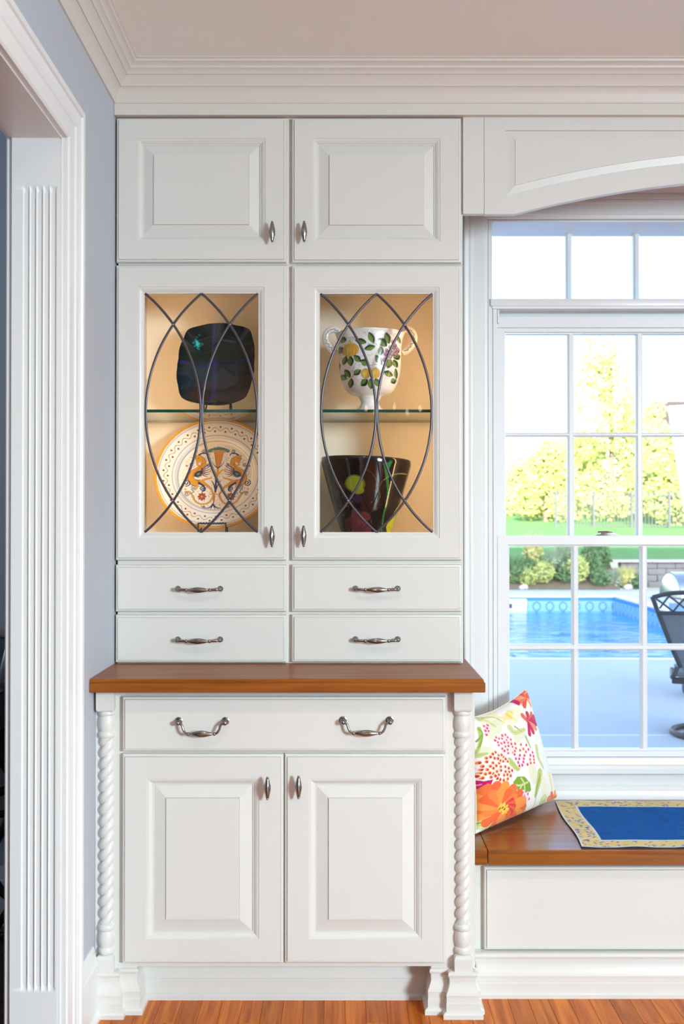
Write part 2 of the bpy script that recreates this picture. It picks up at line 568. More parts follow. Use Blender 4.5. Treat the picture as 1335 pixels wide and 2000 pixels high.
# cased opening: jamb, fluted panel, head, casings on both faces
jx0, jx1 = XL - TH, XL
opening = tag(boxo('trim_1', jx0, jx1, JY, JY + 0.012, 0, JZ + 0.012, 'trim'), 'white jamb lining of the cased opening with fluted panel', 'trim', None, 'structure')
boxo('head_lining', jx0, jx1, OY0, JY, JZ, JZ + 0.012, 'trim', opening)
boxo('jamb_lining', jx0, jx1, OY0 - 0.012, OY0, 0, JZ + 0.012, 'trim', opening)
# fluted panel
fx0, fx1, fz0, fz1 = PX(44, JY), PX(110, JY), PZ(1935, JY), PZ(364, JY)
nfl = 5
cols = []
for k in range(nfl):
    w = (fx1 - fx0) / nfl
    for q in np.linspace(0, 1, 13)[:-1]:
        e = min(q, 1 - q)
        cols.append((fx0 + (k + q) * w, 0.0 if e < 0.04 else math.sqrt(max(0, 1 - ((q - 0.5) / 0.46) ** 2))))
cols.append((fx1, 0.0))
cols = [(jx0 + 0.001, 0.0)] + cols + [(jx1 - 0.006, 0.0)]
rows = [(0.0, 0), (fz0 - 0.002, 0), (fz0, 0)] + [(fz0 + 0.022 * t, math.sin(t * PI / 2)) for t in (0.25, 0.5, 0.75, 1)] + [(fz1 - 0.022 * t, math.sin(t * PI / 2)) for t in (1, 0.75, 0.5, 0.25)] + [(fz1, 0), (fz1 + 0.002, 0), (JZ, 0)]
build(MB().loft([[(x, JY - 0.005 + 0.0075 * d * e, z) for (x, d) in cols] for (z, e) in rows], closed=False), 'fluted_panel', 'trim', opening, 45, recalc=False)
casing_prof = [(0.004, 0), (0.004, 0.013), (0.009, 0.017), (0.045, 0.019), (0.050, 0.023), (0.062, 0.024), (0.067, 0.020), (0.072, 0.024), (0.082, 0.026), (0.085, 0.031), (0.098, 0.032), (0.102, 0.028), (0.102, 0)]
path = [(JY, 0), (JY, JZ), (OY0, JZ), (OY0, 0)]
c1 = build(MB().sweep(path, casing_prof, lambda a, b, h: (XL + h, a, b)), 'trim_2', 'trim')
struct(c1, 'white stepped casing around the opening on the left wall', 'trim')
c2 = build(MB().sweep(path, casing_prof, lambda a, b, h: (XL - TH - h, a, b)), 'trim_3', 'trim')
struct(c2, 'white casing on the far face of the opening', 'trim')

# crown moulding: left wall, then over the cabinets
YU = 3.035
CZ0 = PZ(203, 3.03)
CH = ZT - CZ0
crown = [(0, 0), (0.005, 0), (0.008, 0.006), (0.010, 0.02), (0.016, 0.034), (0.024, 0.041), (0.027, 0.0405), (0.030, 0.046), (0.036, 0.058), (0.046, 0.067), (0.049, 0.0675), (0.051, 0.071), (0.057, 0.077), (0.063, 0.0795), (0.065, 0.085), (0.072, 0.091), (0.078, 0.0925), (0.080, 0.098), (0.086, 0.101), (0.086, CH), (0, CH)]
cr = build(MB().sweep([(XL, YR), (XL, 3.028), (2.30, 3.028)], crown, lambda a, b, h: (a, b, CZ0 + h)), 'trim_4', 'crown')
struct(cr, 'white crown moulding running along left wall and over the cabinets', 'trim')
# left baseboard
bl = [(0, 0), (0.026, 0), (0.026, 0.010), (0.020, 0.020), (0.016, 0.022), (0.016, 0.145), (0.013, 0.150), (0.013, 0.158), (0.007, 0.172), (0.007, 0.182), (0.003, 0.190), (0, 0.190)]
bb = build(MB().sweep([(XL, JY + 0.104), (XL, 2.784)], bl, lambda a, b, h: (a, b, h)), 'baseboard_left', 'trim')
struct(bb, 'tall white baseboard on the left wall next to the cabinet', 'baseboard')

# ------------------------------------------------------------------ windows
def window(name, x0, label):
    dx = x0 - 0.49
    X = lambda x: x + dx
    root = empty(name, (X(0.89), YW, WZ0), label, 'window', None, 'structure')
    fr = MB()
    fr.box(X(0.49), X(0.503), 3.425, 3.57, WZ0, 2.35).box(X(1.277), X(1.29), 3.425, 3.57, WZ0, 2.35)
    fr.box(X(0.503), X(1.277), 3.425, 3.60, 2.3445, 2.3495)
    tz1, tz0 = PZ(585, 3.43), PZ(604, 3.43)
    frame = build(fr, 'window_frame', 'vinyl', root)
    tb = MB().box(X(0.497), X(1.283), 3.415, 3.56, tz0 + 0.008, tz1, bev=0.003).box(X(0.503), X(1.277), 3.42, 3.56, tz0, tz0 + 0.008)
    build(tb, 'transom_bar', 'vinyl', root)
    st = MB()
    for a, b in ((0.503, 0.520), (1.274, 1.277)):
        st.box(X(a), X(b), 3.432, 3.56, WZ0, tz0)
    st.box(X(0.5065), X(0.5115), 3.428, 3.432, WZ0, tz0)
    build(st, 'jamb_stop', 'vinyl', root)
    # head pocket above the upper sash
    build(MB().box(X(0.520), X(1.274), 3.50, 3.56, PZ(634, 3.47), tz0).box(X(0.520), X(1.274), 3.468, 3.50, PZ(634, 3.47), PZ(619, 3.47)).box(X(0.520), X(1.274), 3.462, 3.5, PZ(640, 3.47), PZ(634, 3.47)).box(X(0.523), X(0.529), 3.44, 3.47, PZ(632, 3.45), PZ(606, 3.45)), 'head_stop', 'vinyl', root)
    def sash(nm, xs, zs, yf, yb, stile, rail_t, rail_b, mw, three=True, gy=None):
        # xs: glass left/right limits of each lite; zs: glass bottom/top of each row
        gx0, gx1, gz0, gz1 = xs[0][0], xs[-1][1], zs[0][0], zs[-1][1]
        mb = MB()
        ox0, ox1, oz0, oz1 = stile[0], stile[1], gz0 - rail_b, gz1 + rail_t
        prof = [(0, yb), (0, yf), None]
        rg = lambda a, b, c, d, y: [(X(a), y, c), (X(b), y, c), (X(b), y, d), (X(a), y, d)]
        mb.loft([rg(ox0, ox1, oz0, oz1, yb), rg(ox0, ox1, oz0, oz1, yf), rg(gx0 - 0.006, gx1 + 0.006, gz0 - 0.006, gz1 + 0.006, yf), rg(gx0 - 0.003, gx1 + 0.003, gz0 - 0.003, gz1 + 0.003, yf + 0.008), rg(gx0, gx1, gz0, gz1, yf + 0.009), rg(gx0, gx1, gz0, gz1, yb), rg(ox0, ox1, oz0, oz1, yb)])
        s = build(mb, nm, 'vinyl', root)
        gy = gy or (yf + yb) / 2 + 0.004
        for (a, b), (c, d) in zip(xs[:-1], xs[1:]):
            mm = MB()
            pr = [(b, gy), (b, gy - 0.006), (b + 0.006, gy - 0.012), (c - 0.006, gy - 0.012), (c, gy - 0.006), (c, gy + 0.012), (b, gy + 0.012)]
            mm.loft([[(X(p), q, z) for p, q in pr] for z in (gz0, gz1)], True, True, True)
            build(mm, 'muntin', 'vinyl', s)
        for (a, b), (c, d) in zip(zs[:-1], zs[1:]):
            mm = MB()
            pr = [(b, gy), (b, gy - 0.006), (b + 0.005, gy - 0.0125), (c - 0.005, gy - 0.0125), (c, gy - 0.006), (c, gy + 0.012), (b, gy + 0.012)]
            mm.loft([[(X(p), q, z) for z, q in pr] for p in (gx0, gx1)], True, True, True)
            build(mm, 'muntin', 'vinyl', s)
        for (a, b) in xs:
            for (c, d) in zs:
                g = MB().add([(X(a) - 0.002, gy + 0.002, c - 0.002), (X(b) + 0.002, gy + 0.002, c - 0.002), (X(b) + 0.002, gy + 0.002, d + 0.002), (X(a) - 0.002, gy + 0.002, d + 0.002)], [(0, 1, 2, 3)])
                build(g, 'pane', 'glass', s, None)
        return s
    sash('transom_sash', [(0.515, 0.782), (0.803, 1.018), (1.039, 1.265)], [(2.096, PZ(457, 3.57))], 3.553, 3.597, (0.503, 1.277), 0.010, 0.02, 0.02)
    yu = 3.492
    sash('upper_sash', [(0.5575, 0.769), (0.791, 1.0025), (1.025, 1.2365)], [(PZ(1048, yu), PZ(853, yu)), (PZ(845, yu), PZ(653, yu))], 3.477, 3.512, (0.520, 1.274), 0.045, 0.03, 0.02)
    yl = 3.455
    ls = sash('lower_sash', [(0.563, 0.775), (0.796, 1.006), (1.028, 1.240)], [(PZ(1462, yl), PZ(1270, yl)), (PZ(1258, yl), PZ(1067, yl))], 3.440, 3.474, (0.5225, 1.2725), 0.036, 0.033, 0.02)
    lk = MB()
    lx, lz = PX(1184, 3.455), PZ(1046, 3.455)
    lk.box(X(lx - 0.036), X(lx + 0.04), 3.445, 3.470, lz, lz + 0.004, bev=0.001).box(X(lx - 0.02), X(lx + 0.028), 3.448, 3.466, lz + 0.004, lz + 0.010, bev=0.002)
    lk.tube([(X(lx - 0.03), 3.455, lz + 0.012), (X(lx), 3.455, lz + 0.013), (X(lx + 0.02), 3.455, lz + 0.009)], 0.003, 8)
    build(lk, 'sash_lock', 'pewter', ls)
    g = MB().add([(X(0.53), 3.545, WZ0), (X(1.264), 3.545, WZ0), (X(1.264), 3.545, 1.28), (X(0.53), 3.545, 1.28)], [(0, 1, 2, 3)])
    build(g, 'insect_screen', 'screen', root, None)
    return root
window('window_1', 0.49, 'white double hung window with transom, above the bench by the hutch')
window('window_2', 1.37, 'white double hung window at the far end of the bench')
boxo('mullion_casing', 1.29, 1.37, 3.415, 3.58, WZ0, 2.35, 'vinyl', bpy.data.objects['window_2'])
wcas = [(0.002, 0), (0.002, 0.010), (0.006, 0.014), (0.014, 0.015), (0.018, 0.019), (0.050, 0.019), (0.054, 0.023), (0.062, 0.024), (0.066, 0.021), (0.070, 0.026), (0.080, 0.028), (0.084, 0.026), (0.084, 0)]
wc = build(MB().sweep([(WX0, 0.4176), (WX0, 2.35), (WX1, 2.35), (WX1, 0.4176)], wcas, lambda a, b, h: (a, YW - h, b), side=-1), 'trim_5', 'trim')
struct(wc, 'white moulded casing around the window', 'trim')
hc = [(0, 2.434), (0.024, 2.434), (0.027, 2.438), (0.030, 2.446), (0.038, 2.452), (0.042, 2.458), (0.044, 2.466), (0.044, 2.472), (0, 2.472)]
build(MB().sweep([(0.40, 0), (2.26, 0)], hc, lambda a, b, h: (a, YW + b, h)), 'head_cap', 'trim', wc)
sp = [(0, 0.4145), (0.022, 0.4145), (0.022, 0.438), (0.018, 0.446), (0.013, 0.448), (0.013, 0.460), (0.007, 0.464), (0.007, 0.498), (0.030, 0.501), (0.035, 0.506), (0.035, 0.522), (0.030, 0.530), (0.022, 0.534), (0.018, 0.5527), (0, 0.5527)]
sl = build(MB().sweep([(WX0, 0), (WX1, 0)], sp, lambda a, b, h: (a, YW + b, h)), 'trim_6', 'trim')
struct(sl, 'white stepped sill and apron under the window', 'trim')
# ================================================================== hardware meshes
def knob_mesh():
    q = MB()
    fl = lambda a, h: 1 + 0.05 * math.cos(12 * a) * max(0, 1 - abs(h) / 0.024)
    q.lathe([(0.0, -0.0315), (0.0025, -0.031), (0.0038, -0.0285), (0.0030, -0.0262), (0.0045, -0.0255), (0.0048, -0.024), (0.006, -0.018), (0.0078, -0.010), (0.0087, 0.0), (0.0078, 0.010), (0.006, 0.018), (0.0048, 0.024), (0.0045, 0.0255), (0.0030, 0.0262), (0.0038, 0.0285), (0.0025, 0.031), (0.0, 0.0315)], (0, -0.026, 0), 48, 'Z', fl)
    q.lathe([(0.0075, 0.0), (0.0075, -0.002), (0.005, -0.004), (0.0042, -0.01), (0.0042, -0.016), (0.006, -0.022)], (0.0, 0, 0), 16, 'Y')
    return q.mesh('knob', 'pewter', 40)
def spindle(q, y, z, hw, r, seg=48):
    fl = lambda a, h: 1 + 0.055 * math.cos(14 * a) * max(0, 1 - abs(h) / hw)
    pr = [(r * (0.32 + 0.68 * math.cos(t * PI / 2) ** 0.9) if abs(t) < 1 else r * 0.32, t * hw) for t in np.linspace(-1, 1, 15)]
    q.lathe(pr, (0, y, z), seg, 'X', fl)
def pull_mesh():
    """drawer pull: two round feet, straight bar with beads and a fluted spindle"""
    q = MB()
    D = 0.0625
    for s in (-1, 1):
        q.lathe([(0.0085, 0), (0.0088, -0.002), (0.007, -0.004), (0.0055, -0.006)], (s * D, 0, 0.001), 20, 'Y')
        pts = smooth_path([(s * D, -0.004, 0.001), (s * D, -0.018, 0.001), (s * (D - 0.006), -0.027, 0), (s * (D - 0.016), -0.029, 0), (s * 0.030, -0.030, -0.001)], 5)
        q.tube(pts, 0.0040, 12, nrm=(0, 0, 1))
        q.ball((s * D, -0.020, 0.001), 0.0062)
        q.ball((s * 0.0345, -0.030, -0.001), 0.0052)
    spindle(q, -0.030, -0.001, 0.030, 0.0082)
    return q.mesh('pull', 'pewter', 40)
def bail_mesh():
    """drop bail pull: two rosettes with ball ends and a hanging fluted bail"""
    q = MB()
    D, Z = 0.0635, -0.031
    for s in (-1, 1):
        q.lathe([(0.0105, 0), (0.0108, -0.002), (0.0085, -0.003), (0.0085, -0.006), (0.006, -0.008), (0.006, -0.016)], (s * D, 0, 0), 24, 'Y')
        q.ball((s * D, -0.020, -0.002), 0.0072)
        pts = smooth_path([(s * (D - 0.004), -0.020, -0.003), (s * (D - 0.011), -0.021, -0.008), (s * (D - 0.015), -0.022, -0.020), (s * (D - 0.021), -0.023, -0.028), (s * (D - 0.028), -0.023, Z), (s * 0.031, -0.023, Z)], 5)
        q.tube(pts, 0.0034, 12)
        q.ball((s * 0.0355, -0.023, Z), 0.0048)
    spindle(q, -0.023, Z, 0.031, 0.0086)
    return q.mesh('pull', 'pewter', 40)
KNOB, PULL, BAIL = knob_mesh(), pull_mesh(), bail_mesh()

# ------------------------------------------------------------------ doors and drawers
LIP = [(0, 0.019), (0, 0.0085), (0.0010, 0.0060), (0.0028, 0.0042), (0.0060, 0.0034), (0.0071, 0.0033), (0.0081, 0.0032), (0.0082, 0.0)]
GI = 5                               # ring of the lip coloured dark as the step's shadow line
def rect(x0, x1, z0, z1, i, y):
    return [(x0 + i, y, z0 + i), (x1 - i, y, z0 + i), (x1 - i, y, z1 - i), (x0 + i, y, z1 - i)]
def drawer_front(parent, x0, x1, z0, z1, Y, name='drawer'):
    mb = MB().loft([rect(x0, x1, z0, z1, i, Y + d) for i, d in LIP], True, True, True, mis=[1 if k == GI else 0 for k in range(len(LIP) - 1)])
    return build(mb, name, ['cab', 'shadeline'], parent, 25)
def frame_door(parent, x0, x1, z0, z1, Y, fw, st=0.018, back=0.019):
    stick = [(fw, 0), (fw + 0.0006, 0.0016), (fw + 0.004, 0.0022), (fw + st * 0.45, 0.0048), (fw + st * 0.75, 0.0082), (fw + st * 0.8, 0.0100), (fw + st, 0.0104), (fw + st, back)]
    rings = [rect(x0, x1, z0, z1, i, Y + d) for i, d in LIP + stick]
    rings.append(rings[0])
    return build(MB().loft(rings, mis=[1 if k == GI else 0 for k in range(len(rings) - 1)]), 'door', ['cab', 'shadeline'], parent, 25)
def solid_door(parent, x0, x1, z0, z1, Y, fw, slope, knob):
    d = frame_door(parent, x0, x1, z0, z1, Y, fw)
    i = fw + 0.0165
    pr = [(i, 0.017), (i, 0.0130), (i + 0.0025, 0.0127), (i + slope - 0.0009, 0.0039), (i + slope, 0.0036), (i + slope, 0.0010), (i + slope + 0.001, 0.0008)]
    build(MB().loft([rect(x0, x1, z0, z1, k, Y + q) for k, q in pr], True, True, True, mis=[0, 0, 0, 1, 0, 0]), 'raised_panel', ['cab', 'shadeline'], d, 2)
    link('knob', KNOB, (knob[0], Y, knob[1]), d)
    return d
def glass_door(parent, x0, x1, z0, z1, Y, fw, knob):
    d = frame_door(parent, x0, x1, z0, z1, Y, fw)
    i = fw + 0.018
    gx0, gx1, gz0, gz1 = x0 + i, x1 - i, z0 + i, z1 - i
    gy = Y + 0.0125
    build(MB().add([(gx0 - 0.004, gy, gz0 - 0.004), (gx1 + 0.004, gy, gz0 - 0.004), (gx1 + 0.004, gy, gz1 + 0.004), (gx0 - 0.004, gy, gz1 + 0.004)], [(0, 1, 2, 3)]), 'pane', 'cabglass', d, None)
    W, H, cz = gx1 - gx0, gz1 - gz0, (gz0 + gz1) / 2
    s = W / 2 - 0.004
    R = (H * H / 4 + s * s) / (2 * s)
    am = math.asin(H / 2 / R)
    for base, sg in ((gx0 + 0.002, 1), (gx1 - 0.002, -1), ((gx0 + gx1) / 2, -1), ((gx0 + gx1) / 2, 1)):
        cx = base + sg * (s - R)
        pts = [(cx + sg * R * math.cos(a), gy - 0.002, cz + R * math.sin(a)) for a in np.linspace(-am, am, 49)]
        build(MB().tube(pts, 0.0038, 10, flat=0.62), 'lead_came', 'lead', d, 60)
    for xx in (-1, 1):
        for zz in (-1, 1):
            q = W / 4
            # crossing of a corner arc and a centre arc
            zx = math.sqrt(max(0, R * R - (R - s + q) ** 2))
            build(MB().ball(((gx0 + gx1) / 2 + xx * q, gy - 0.0045, cz + zz * zx), 0.0040), 'solder_joint', 'solder', d, 60)
    link('knob', KNOB, (knob[0], Y, knob[1]), d)
    return d

LX0, LX1, RX0, RX1 = -0.6715, -0.1650, -0.1495, 0.3545
CX0, CX1 = -0.6680, 0.3605
YF = YU + 0.0195                   # face frames behind the overlay doors
Z = lambda v: PZ(v, YU)
# ------------------------------------------------------------------ stacked wall cabinet
t0, t1 = Z(514.5), Z(226)
top = empty('wall_cabinet', ((CX0 + CX1) / 2, YW, t0), 'white wall cabinet with two solid raised panel doors under the crown moulding', 'cabinet')
b = MB()
b.box(CX0, CX1, YF + 0.018, YW - 0.001, t0 + 0.0005, t1).box(CX0, CX1, YF, YF + 0.018, t0 + 0.0005, t1)
build(b, 'body', 'cab', top)
solid_door(top, LX0, LX1, Z(511.5), Z(229), YU, 0.0625, 0.033, (PX(532, YU), Z(457.5)))
solid_door(top, RX0, RX1, Z(512.5), Z(229), YU, 0.0625, 0.033, (PX(594, YU), Z(457)))
# frieze
fz0, fz1 = Z(226.5), CZ0 + 0.002
fr = tag(build(MB().box(XL + 0.001, 2.30, 3.026, 3.062, fz0, fz1 + 0.02), 'trim_7', 'crown'), 'flat white frieze board between crown moulding and cabinet doors', 'trim', None, 'structure')

# ------------------------------------------------------------------ hutch: glass doors over four drawers
COUNTER_Z = PZ(1326.5, 2.742)
h0, h1 = COUNTER_Z, t0
hutch = empty('hutch_cabinet', ((CX0 + CX1) / 2, YW, h0), 'white hutch with two leaded glass doors over four small drawers on wooden counter', 'cabinet')
zfl = Z(1098)                       # display floor
mid0, mid1 = -0.166, -0.148
b = MB()
b.box(CX0, CX0 + 0.016, YF + 0.018, YW - 0.001, h0, h1).box(CX1 - 0.016, CX1, YF + 0.018, YW - 0.001, h0, h1).box(CX0 + 0.016, CX1 - 0.016, YF + 0.018, YW - 0.012, zfl - 0.006, zfl + 0.012)
b.box(CX0 + 0.016, CX1 - 0.016, YF + 0.018, YW - 0.012, h1 - 0.018, h1).box(mid0, mid1, YF + 0.018, YW - 0.012, h0, h1 - 0.018).box(CX0 + 0.016, CX1 - 0.016, YW - 0.012, YW - 0.001, h0, h1)
build(b, 'body', 'cab_in', hutch)
b = MB()                            # face frame
b.box(CX0, CX0 + 0.04, YF, YF + 0.018, h0, h1).box(CX1 - 0.04, CX1, YF, YF + 0.018, h0, h1).box(-0.185, -0.129, YF, YF + 0.018, h0, h1)
for a, c in ((h0, h0 + 0.03), (Z(1215), Z(1180)), (Z(1118), Z(1080)), (h1 - 0.04, h1)):
    b.box(CX0 + 0.04, CX1 - 0.04, YF + 0.0002, YF + 0.018, a, c)
b.box(CX0 + 0.017, CX1 - 0.017, YF + 0.0185, YF + 0.02, h0, Z(1105))
build(b, 'face_frame', 'cab', hutch)
glass_door(hutch, LX0, LX1, Z(1094.5), Z(517), YU, 0.0655, (PX(531.5, YU), Z(1047.5)))
glass_door(hutch, RX0, RX1, Z(1094.5), Z(517.5), YU, 0.0655, (PX(593, YU), Z(1047)))
for (x0, x1, v0, v1, hu, hv) in ((LX0, LX1, 1103, 1195, 389, 1150.5), (RX0, RX1, 1102.5, 1195, 735, 1150), (LX0, LX1, 1201, 1294.5, 389, 1249.5), (RX0, RX1, 1200.5, 1294, 735, 1249)):
    d = drawer_front(hutch, x0, x1, Z(v1), Z(v0), YU)
    link('pull', PULL, (PX(hu, YU), YU, Z(hv)), d)
# glass shelves
shz = PZ(803, 3.085)
for x0, x1 in ((CX0 + 0.017, mid0 - 0.001), (mid1 + 0.001, CX1 - 0.017)):
    s = MB().loft([[(x0, 3.080, z), (x1, 3.080, z), (x1, 3.400, z), (x0, 3.400, z)] for z in (shz - 0.0045, shz + 0.0045)], True, False, False, 0)
    s.m = [1] * len(s.m)
    s.add([(x0, 3.080, shz + 0.0045), (x1, 3.080, shz + 0.0045), (x1, 3.400, shz + 0.0045), (x0, 3.400, shz + 0.0045)], [(0, 1, 2, 3)], 0)
    s.add([(x0, 3.080, shz - 0.0045), (x1, 3.080, shz - 0.0045), (x1, 3.400, shz - 0.0045), (x0, 3.400, shz - 0.0045)], [(3, 2, 1, 0)], 0)
    o = build(s, 'glass_shelf', ['shelfglass', 'greenedge'], hutch, None, recalc=False)
    o['label'] = 'clear glass shelf with dark green edge'
# slim upright lamps behind the outer stiles
for sx, lx in ((1, CX0 + 0.024), (-1, CX1 - 0.024)):
    zb_, zt_ = zfl + 0.05, 2.02
    lp = boxo('lamp_strip', lx - 0.007, lx + 0.007, YF + 0.0185, YF + 0.030, zb_, zt_, 'lampmetal', hutch)
    boxo('lens', lx - 0.005, lx + 0.005, YF + 0.030, YF + 0.032, zb_ + 0.01, zt_ - 0.01, 'warmlens', lp)
    add_light('strip_light', 'AREA', 1.0, (1.0, 0.58, 0.26), (lx + sx * 0.002, YF + 0.036, (zb_ + zt_) / 2), (sx * 0.55, 1.0, 0.0), shape='RECTANGLE', size=0.012, size_y=zt_ - zb_ - 0.02, spread=math.radians(150))

# ------------------------------------------------------------------ arched valance over the bench
YV = 3.045
VX0, VX1, VC, R2 = 0.424, 2.236, 1.33, 6.25
vb, vt = PZ(418.5, YV), fz0
arch = lambda x, top: top - (x - VC) ** 2 / R2
NV = 60
def vring(xa, xb, y, top, ztop, floor_z=None):
    xs = [xa + (xb - xa) * k / NV for k in range(NV + 1)]
    low = [(x, y, max(arch(x, top), floor_z) if floor_z is not None else arch(x, top)) for x in xs]
    return low + [(x, y, ztop) for x in reversed(xs)]
mb = MB()
mb.loft([vring(VX0, VX1, YV + 0.022, 2.3633, vt, vb), vring(VX0, VX1, YV + 0.001, 2.3633, vt, vb), vring(VX0 + 0.0008, VX1 - 0.0008, YV, 2.3643, vt, vb + 0.0008),
         vring(0.488, 2.172, YV, 2.4245, PZ(254, YV)), vring(0.489, 2.171, YV + 0.006, 2.4255, PZ(255, YV)), vring(0.516, 2.144, YV + 0.002, 2.448, PZ(272, YV)),
         vring(0.517, 2.143, YV + 0.0002, 2.449, PZ(272.5, YV))], True, True, True)
val = tag(build(mb, 'valance', 'cab', smooth=12), 'white arched valance with recessed panel spanning over the window bench', 'valance')
val['label'] = 'white arched valance with raised panel spanning above the window bench'
boxo('filler_strip', CX1 + 0.0005, VX0 - 0.0008, YV, YV + 0.022, vb + 0.0015, vt, 'cab', val)
boxo('filler_strip', VX1 + 0.0008, 2.2995, YV, YV + 0.022, vb + 0.0015, vt, 'cab', val)

# ------------------------------------------------------------------ wooden counter
YC = 2.742
cz1, cz0 = COUNTER_Z, PZ(1353, YC)
cx1 = PX(947, YC)
ct = 0.0105
ring = lambda o, z: [(XL + 0.001, YC + o, z), (cx1 - o, YC + o, z), (cx1 - o, YW, z), (XL + 0.001, YW, z)]
mb = MB().loft([ring(0.002, cz0), ring(0, cz0 + 0.002), ring(0, cz1 - ct), ring(0.0035, cz1 - ct + 0.0008), ring(0.0035, cz1 - 0.003), ring(0.0065, cz1)], True, True, True)
ctop = tag(build(mb, 'countertop', 'counter', smooth=20), 'honey brown wooden counter with stepped edge on the base cabinet', 'counter')

# ------------------------------------------------------------------ base cabinet
YB = 2.812                              # face frame
YD = 2.792                              # door faces
BX0, BX1 = XL + 0.001, 0.3635
base = empty('base_cabinet', ((BX0 + BX1) / 2, YW, 0), 'white base cabinet with wide drawer, two raised panel doors and rope twist posts', 'cabinet')
ZB = lambda v: PZ(v, YD)
b = MB()
kz = 0.124
b.box(BX0, BX1, YB, YB + 0.02, kz, cz0).box(BX0, BX0 + 0.018, YB + 0.02, YW - 0.001, 0, cz0).box(BX1 - 0.018, BX1, YB + 0.02, YW - 0.001, 0, cz0).box(BX0 + 0.018, BX1 - 0.018, YB + 0.02, YW - 0.001, kz, kz + 0.018)
b.box(BX0, PX(269.4, YB), YB, YB + 0.1, 0, kz).box(PX(840.7, YB), BX1, YB, YB + 0.1, 0, kz).box(BX0, BX1, 2.899, 2.915, 0, kz)
build(b, 'body', 'cab', base)
dx0, dx1 = PX(239, YD), PX(870, YD)
dr = drawer_front(base, dx0, dx1, ZB(1468.5), ZB(1361), YD)
link('pull', BAIL, (PX(395.3, YD), YD, ZB(1408)), dr)
link('pull', BAIL, (PX(715, YD), YD, ZB(1406.5)), dr)
solid_door(base, dx0, PX(553.5, YD), ZB(1883), ZB(1473), YD, 0.0665, 0.037, (PX(523.5, YD), ZB(1535)))
solid_door(base, PX(555.5, YD), dx1, ZB(1883), ZB(1473), YD, 0.0665, 0.037, (PX(583.5, YD), ZB(1533)))
# rope-twist posts
def post(cx, cyc, flip=1):
    Yc = cyc
    ZP = lambda v: PZ(v, Yc)
    q = MB()
    hw, fy = 0.0245, 0.0265
    def block(z0, z1, tongue_low):
        # square block whose inner end is rounded over to meet the turning
        n = 10
        rings = []
        q.box(cx - hw, cx + hw, Yc - fy, YB + 0.004, z0, z1)
        for k in range(n + 1):
            a = k / n * PI / 2
            dz = 0.011 * math.sin(a) * (-1 if tongue_low else 1)
            sx = hw * (0.55 + 0.45 * math.cos(a))
            sy = fy * (0.55 + 0.45 * math.cos(a))
            zz = (z0 if tongue_low else z1) + dz
            rings.append([(cx - sx, Yc - sy, zz), (cx + sx, Yc - sy, zz), (cx + sx, YB + 0.004, zz), (cx - sx, YB + 0.004, zz)])
        q.loft(rings, True, True, True)
    block(ZP(1381), cz0, True)
    block(ZP(1895) - 0.004, ZP(1868), False)
    def seg(v0, v1, fn, n=12):
        q.lathe([(fn(t), ZP(v0) + (ZP(v1) - ZP(v0)) * t) for t in np.linspace(0, 1, n)], (cx, Yc, 0), 32)
    ringf = lambda t: 0.017 + 0.0055 * math.sqrt(max(0, 1 - (2 * t - 1) ** 2))
    seg(1385, 1397, ringf); seg(1427, 1440, ringf); seg(1802, 1816, ringf); seg(1846, 1861, ringf)
    seg(1396, 1428, lambda t: 0.0185 + 0.0038 * math.sin(PI * min(1, t * 1.05)) ** 0.8)
    seg(1815, 1847, lambda t: 0.0185 + 0.0038 * math.sin(PI * min(1, t * 1.05)) ** 0.8)
    seg(1380, 1386, lambda t: 0.0175); seg(1860, 1870, lambda t: 0.0185)
    q.lathe([(0.0, 0.13), (0.010, 0.13), (0.010, cz0 - 0.002), (0.0, cz0 - 0.002)], (cx, Yc, 0), 12)
    p = build(q, 'post', 'cab', base, 35)
    p['label'] = 'turned post with rope twist shaft'
    # rope
    zb, zt = ZP(1803), ZP(1439)
    lead = 2 * (zt - zb) / 16.3
    nz, ns = 330, 40
    rings = []
    for i in range(nz + 1):
        z = zb + (zt - zb) * i / nz
        r_ = []
        for k in range(ns):
            a = 2 * PI * k / ns
            ph = a - flip * 2 * PI * z / lead
            g = abs(math.sin(ph))                     # two strands
            rr = 0.0118 + 0.0078 * g ** 0.62
            r_.append((cx + rr * math.cos(a), Yc + rr * math.sin(a), z))
        rings.append(r_)
    build(MB().loft(rings, True, True, True), 'rope_twist', 'cab', p, 50)
post(PX(209.5, 2.81), 2.812)
post(PX(902, 2.81), 2.812)
# base moulding / plinths
bp = [(0, 0), (0.021, 0), (0.021, 0.011), (0.017, 0.016), (0.0125, 0.018), (0.0125, 0.040), (0.0115, 0.0412), (0.0115, 0.057), (0.0125, 0.0582), (0.0122, 0.062), (0.0075, 0.072), (0.0035, 0.083), (0.002, 0.092), (0.003, 0.0925), (0.003, 0.105), (0.0055, 0.1065), (0.0070, 0.112), (0.0055, 0.118), (0.0, 0.120)]
pathL = [(XL + 0.012, 2.787), (PX(231, 2.787), 2.787), (PX(231, 2.787), YB), (PX(267.5, YB), YB), (PX(267.5, YB), 2.899)]
pathR = [(PX(842.5, YB), 2.899), (PX(842.5, YB), YB), (PX(878.5, 2.787), YB), (PX(878.5, 2.787), 2.787), (BX1 - 0.004, 2.787), (BX1 - 0.004, YB + 0.003), (BX1 + 0.003, YB + 0.003), (BX1 + 0.003, 2.9065)]
for pth in (pathL, pathR):
    mb = MB().sweep(pth, bp, lambda a, b, h: (a, b, h))
    pl = build(mb, 'plinth', 'cab', base, 25)
boxo('plinth_cap', pathL[1][0] - 0.065, pathL[1][0], 2.7875, YB - 0.0005, 0.06, 0.1195, 'cab', base)
boxo('plinth_cap', pathR[3][0], pathR[4][0], 2.7875, YB - 0.0005, 0.06, 0.1195, 'cab', base)
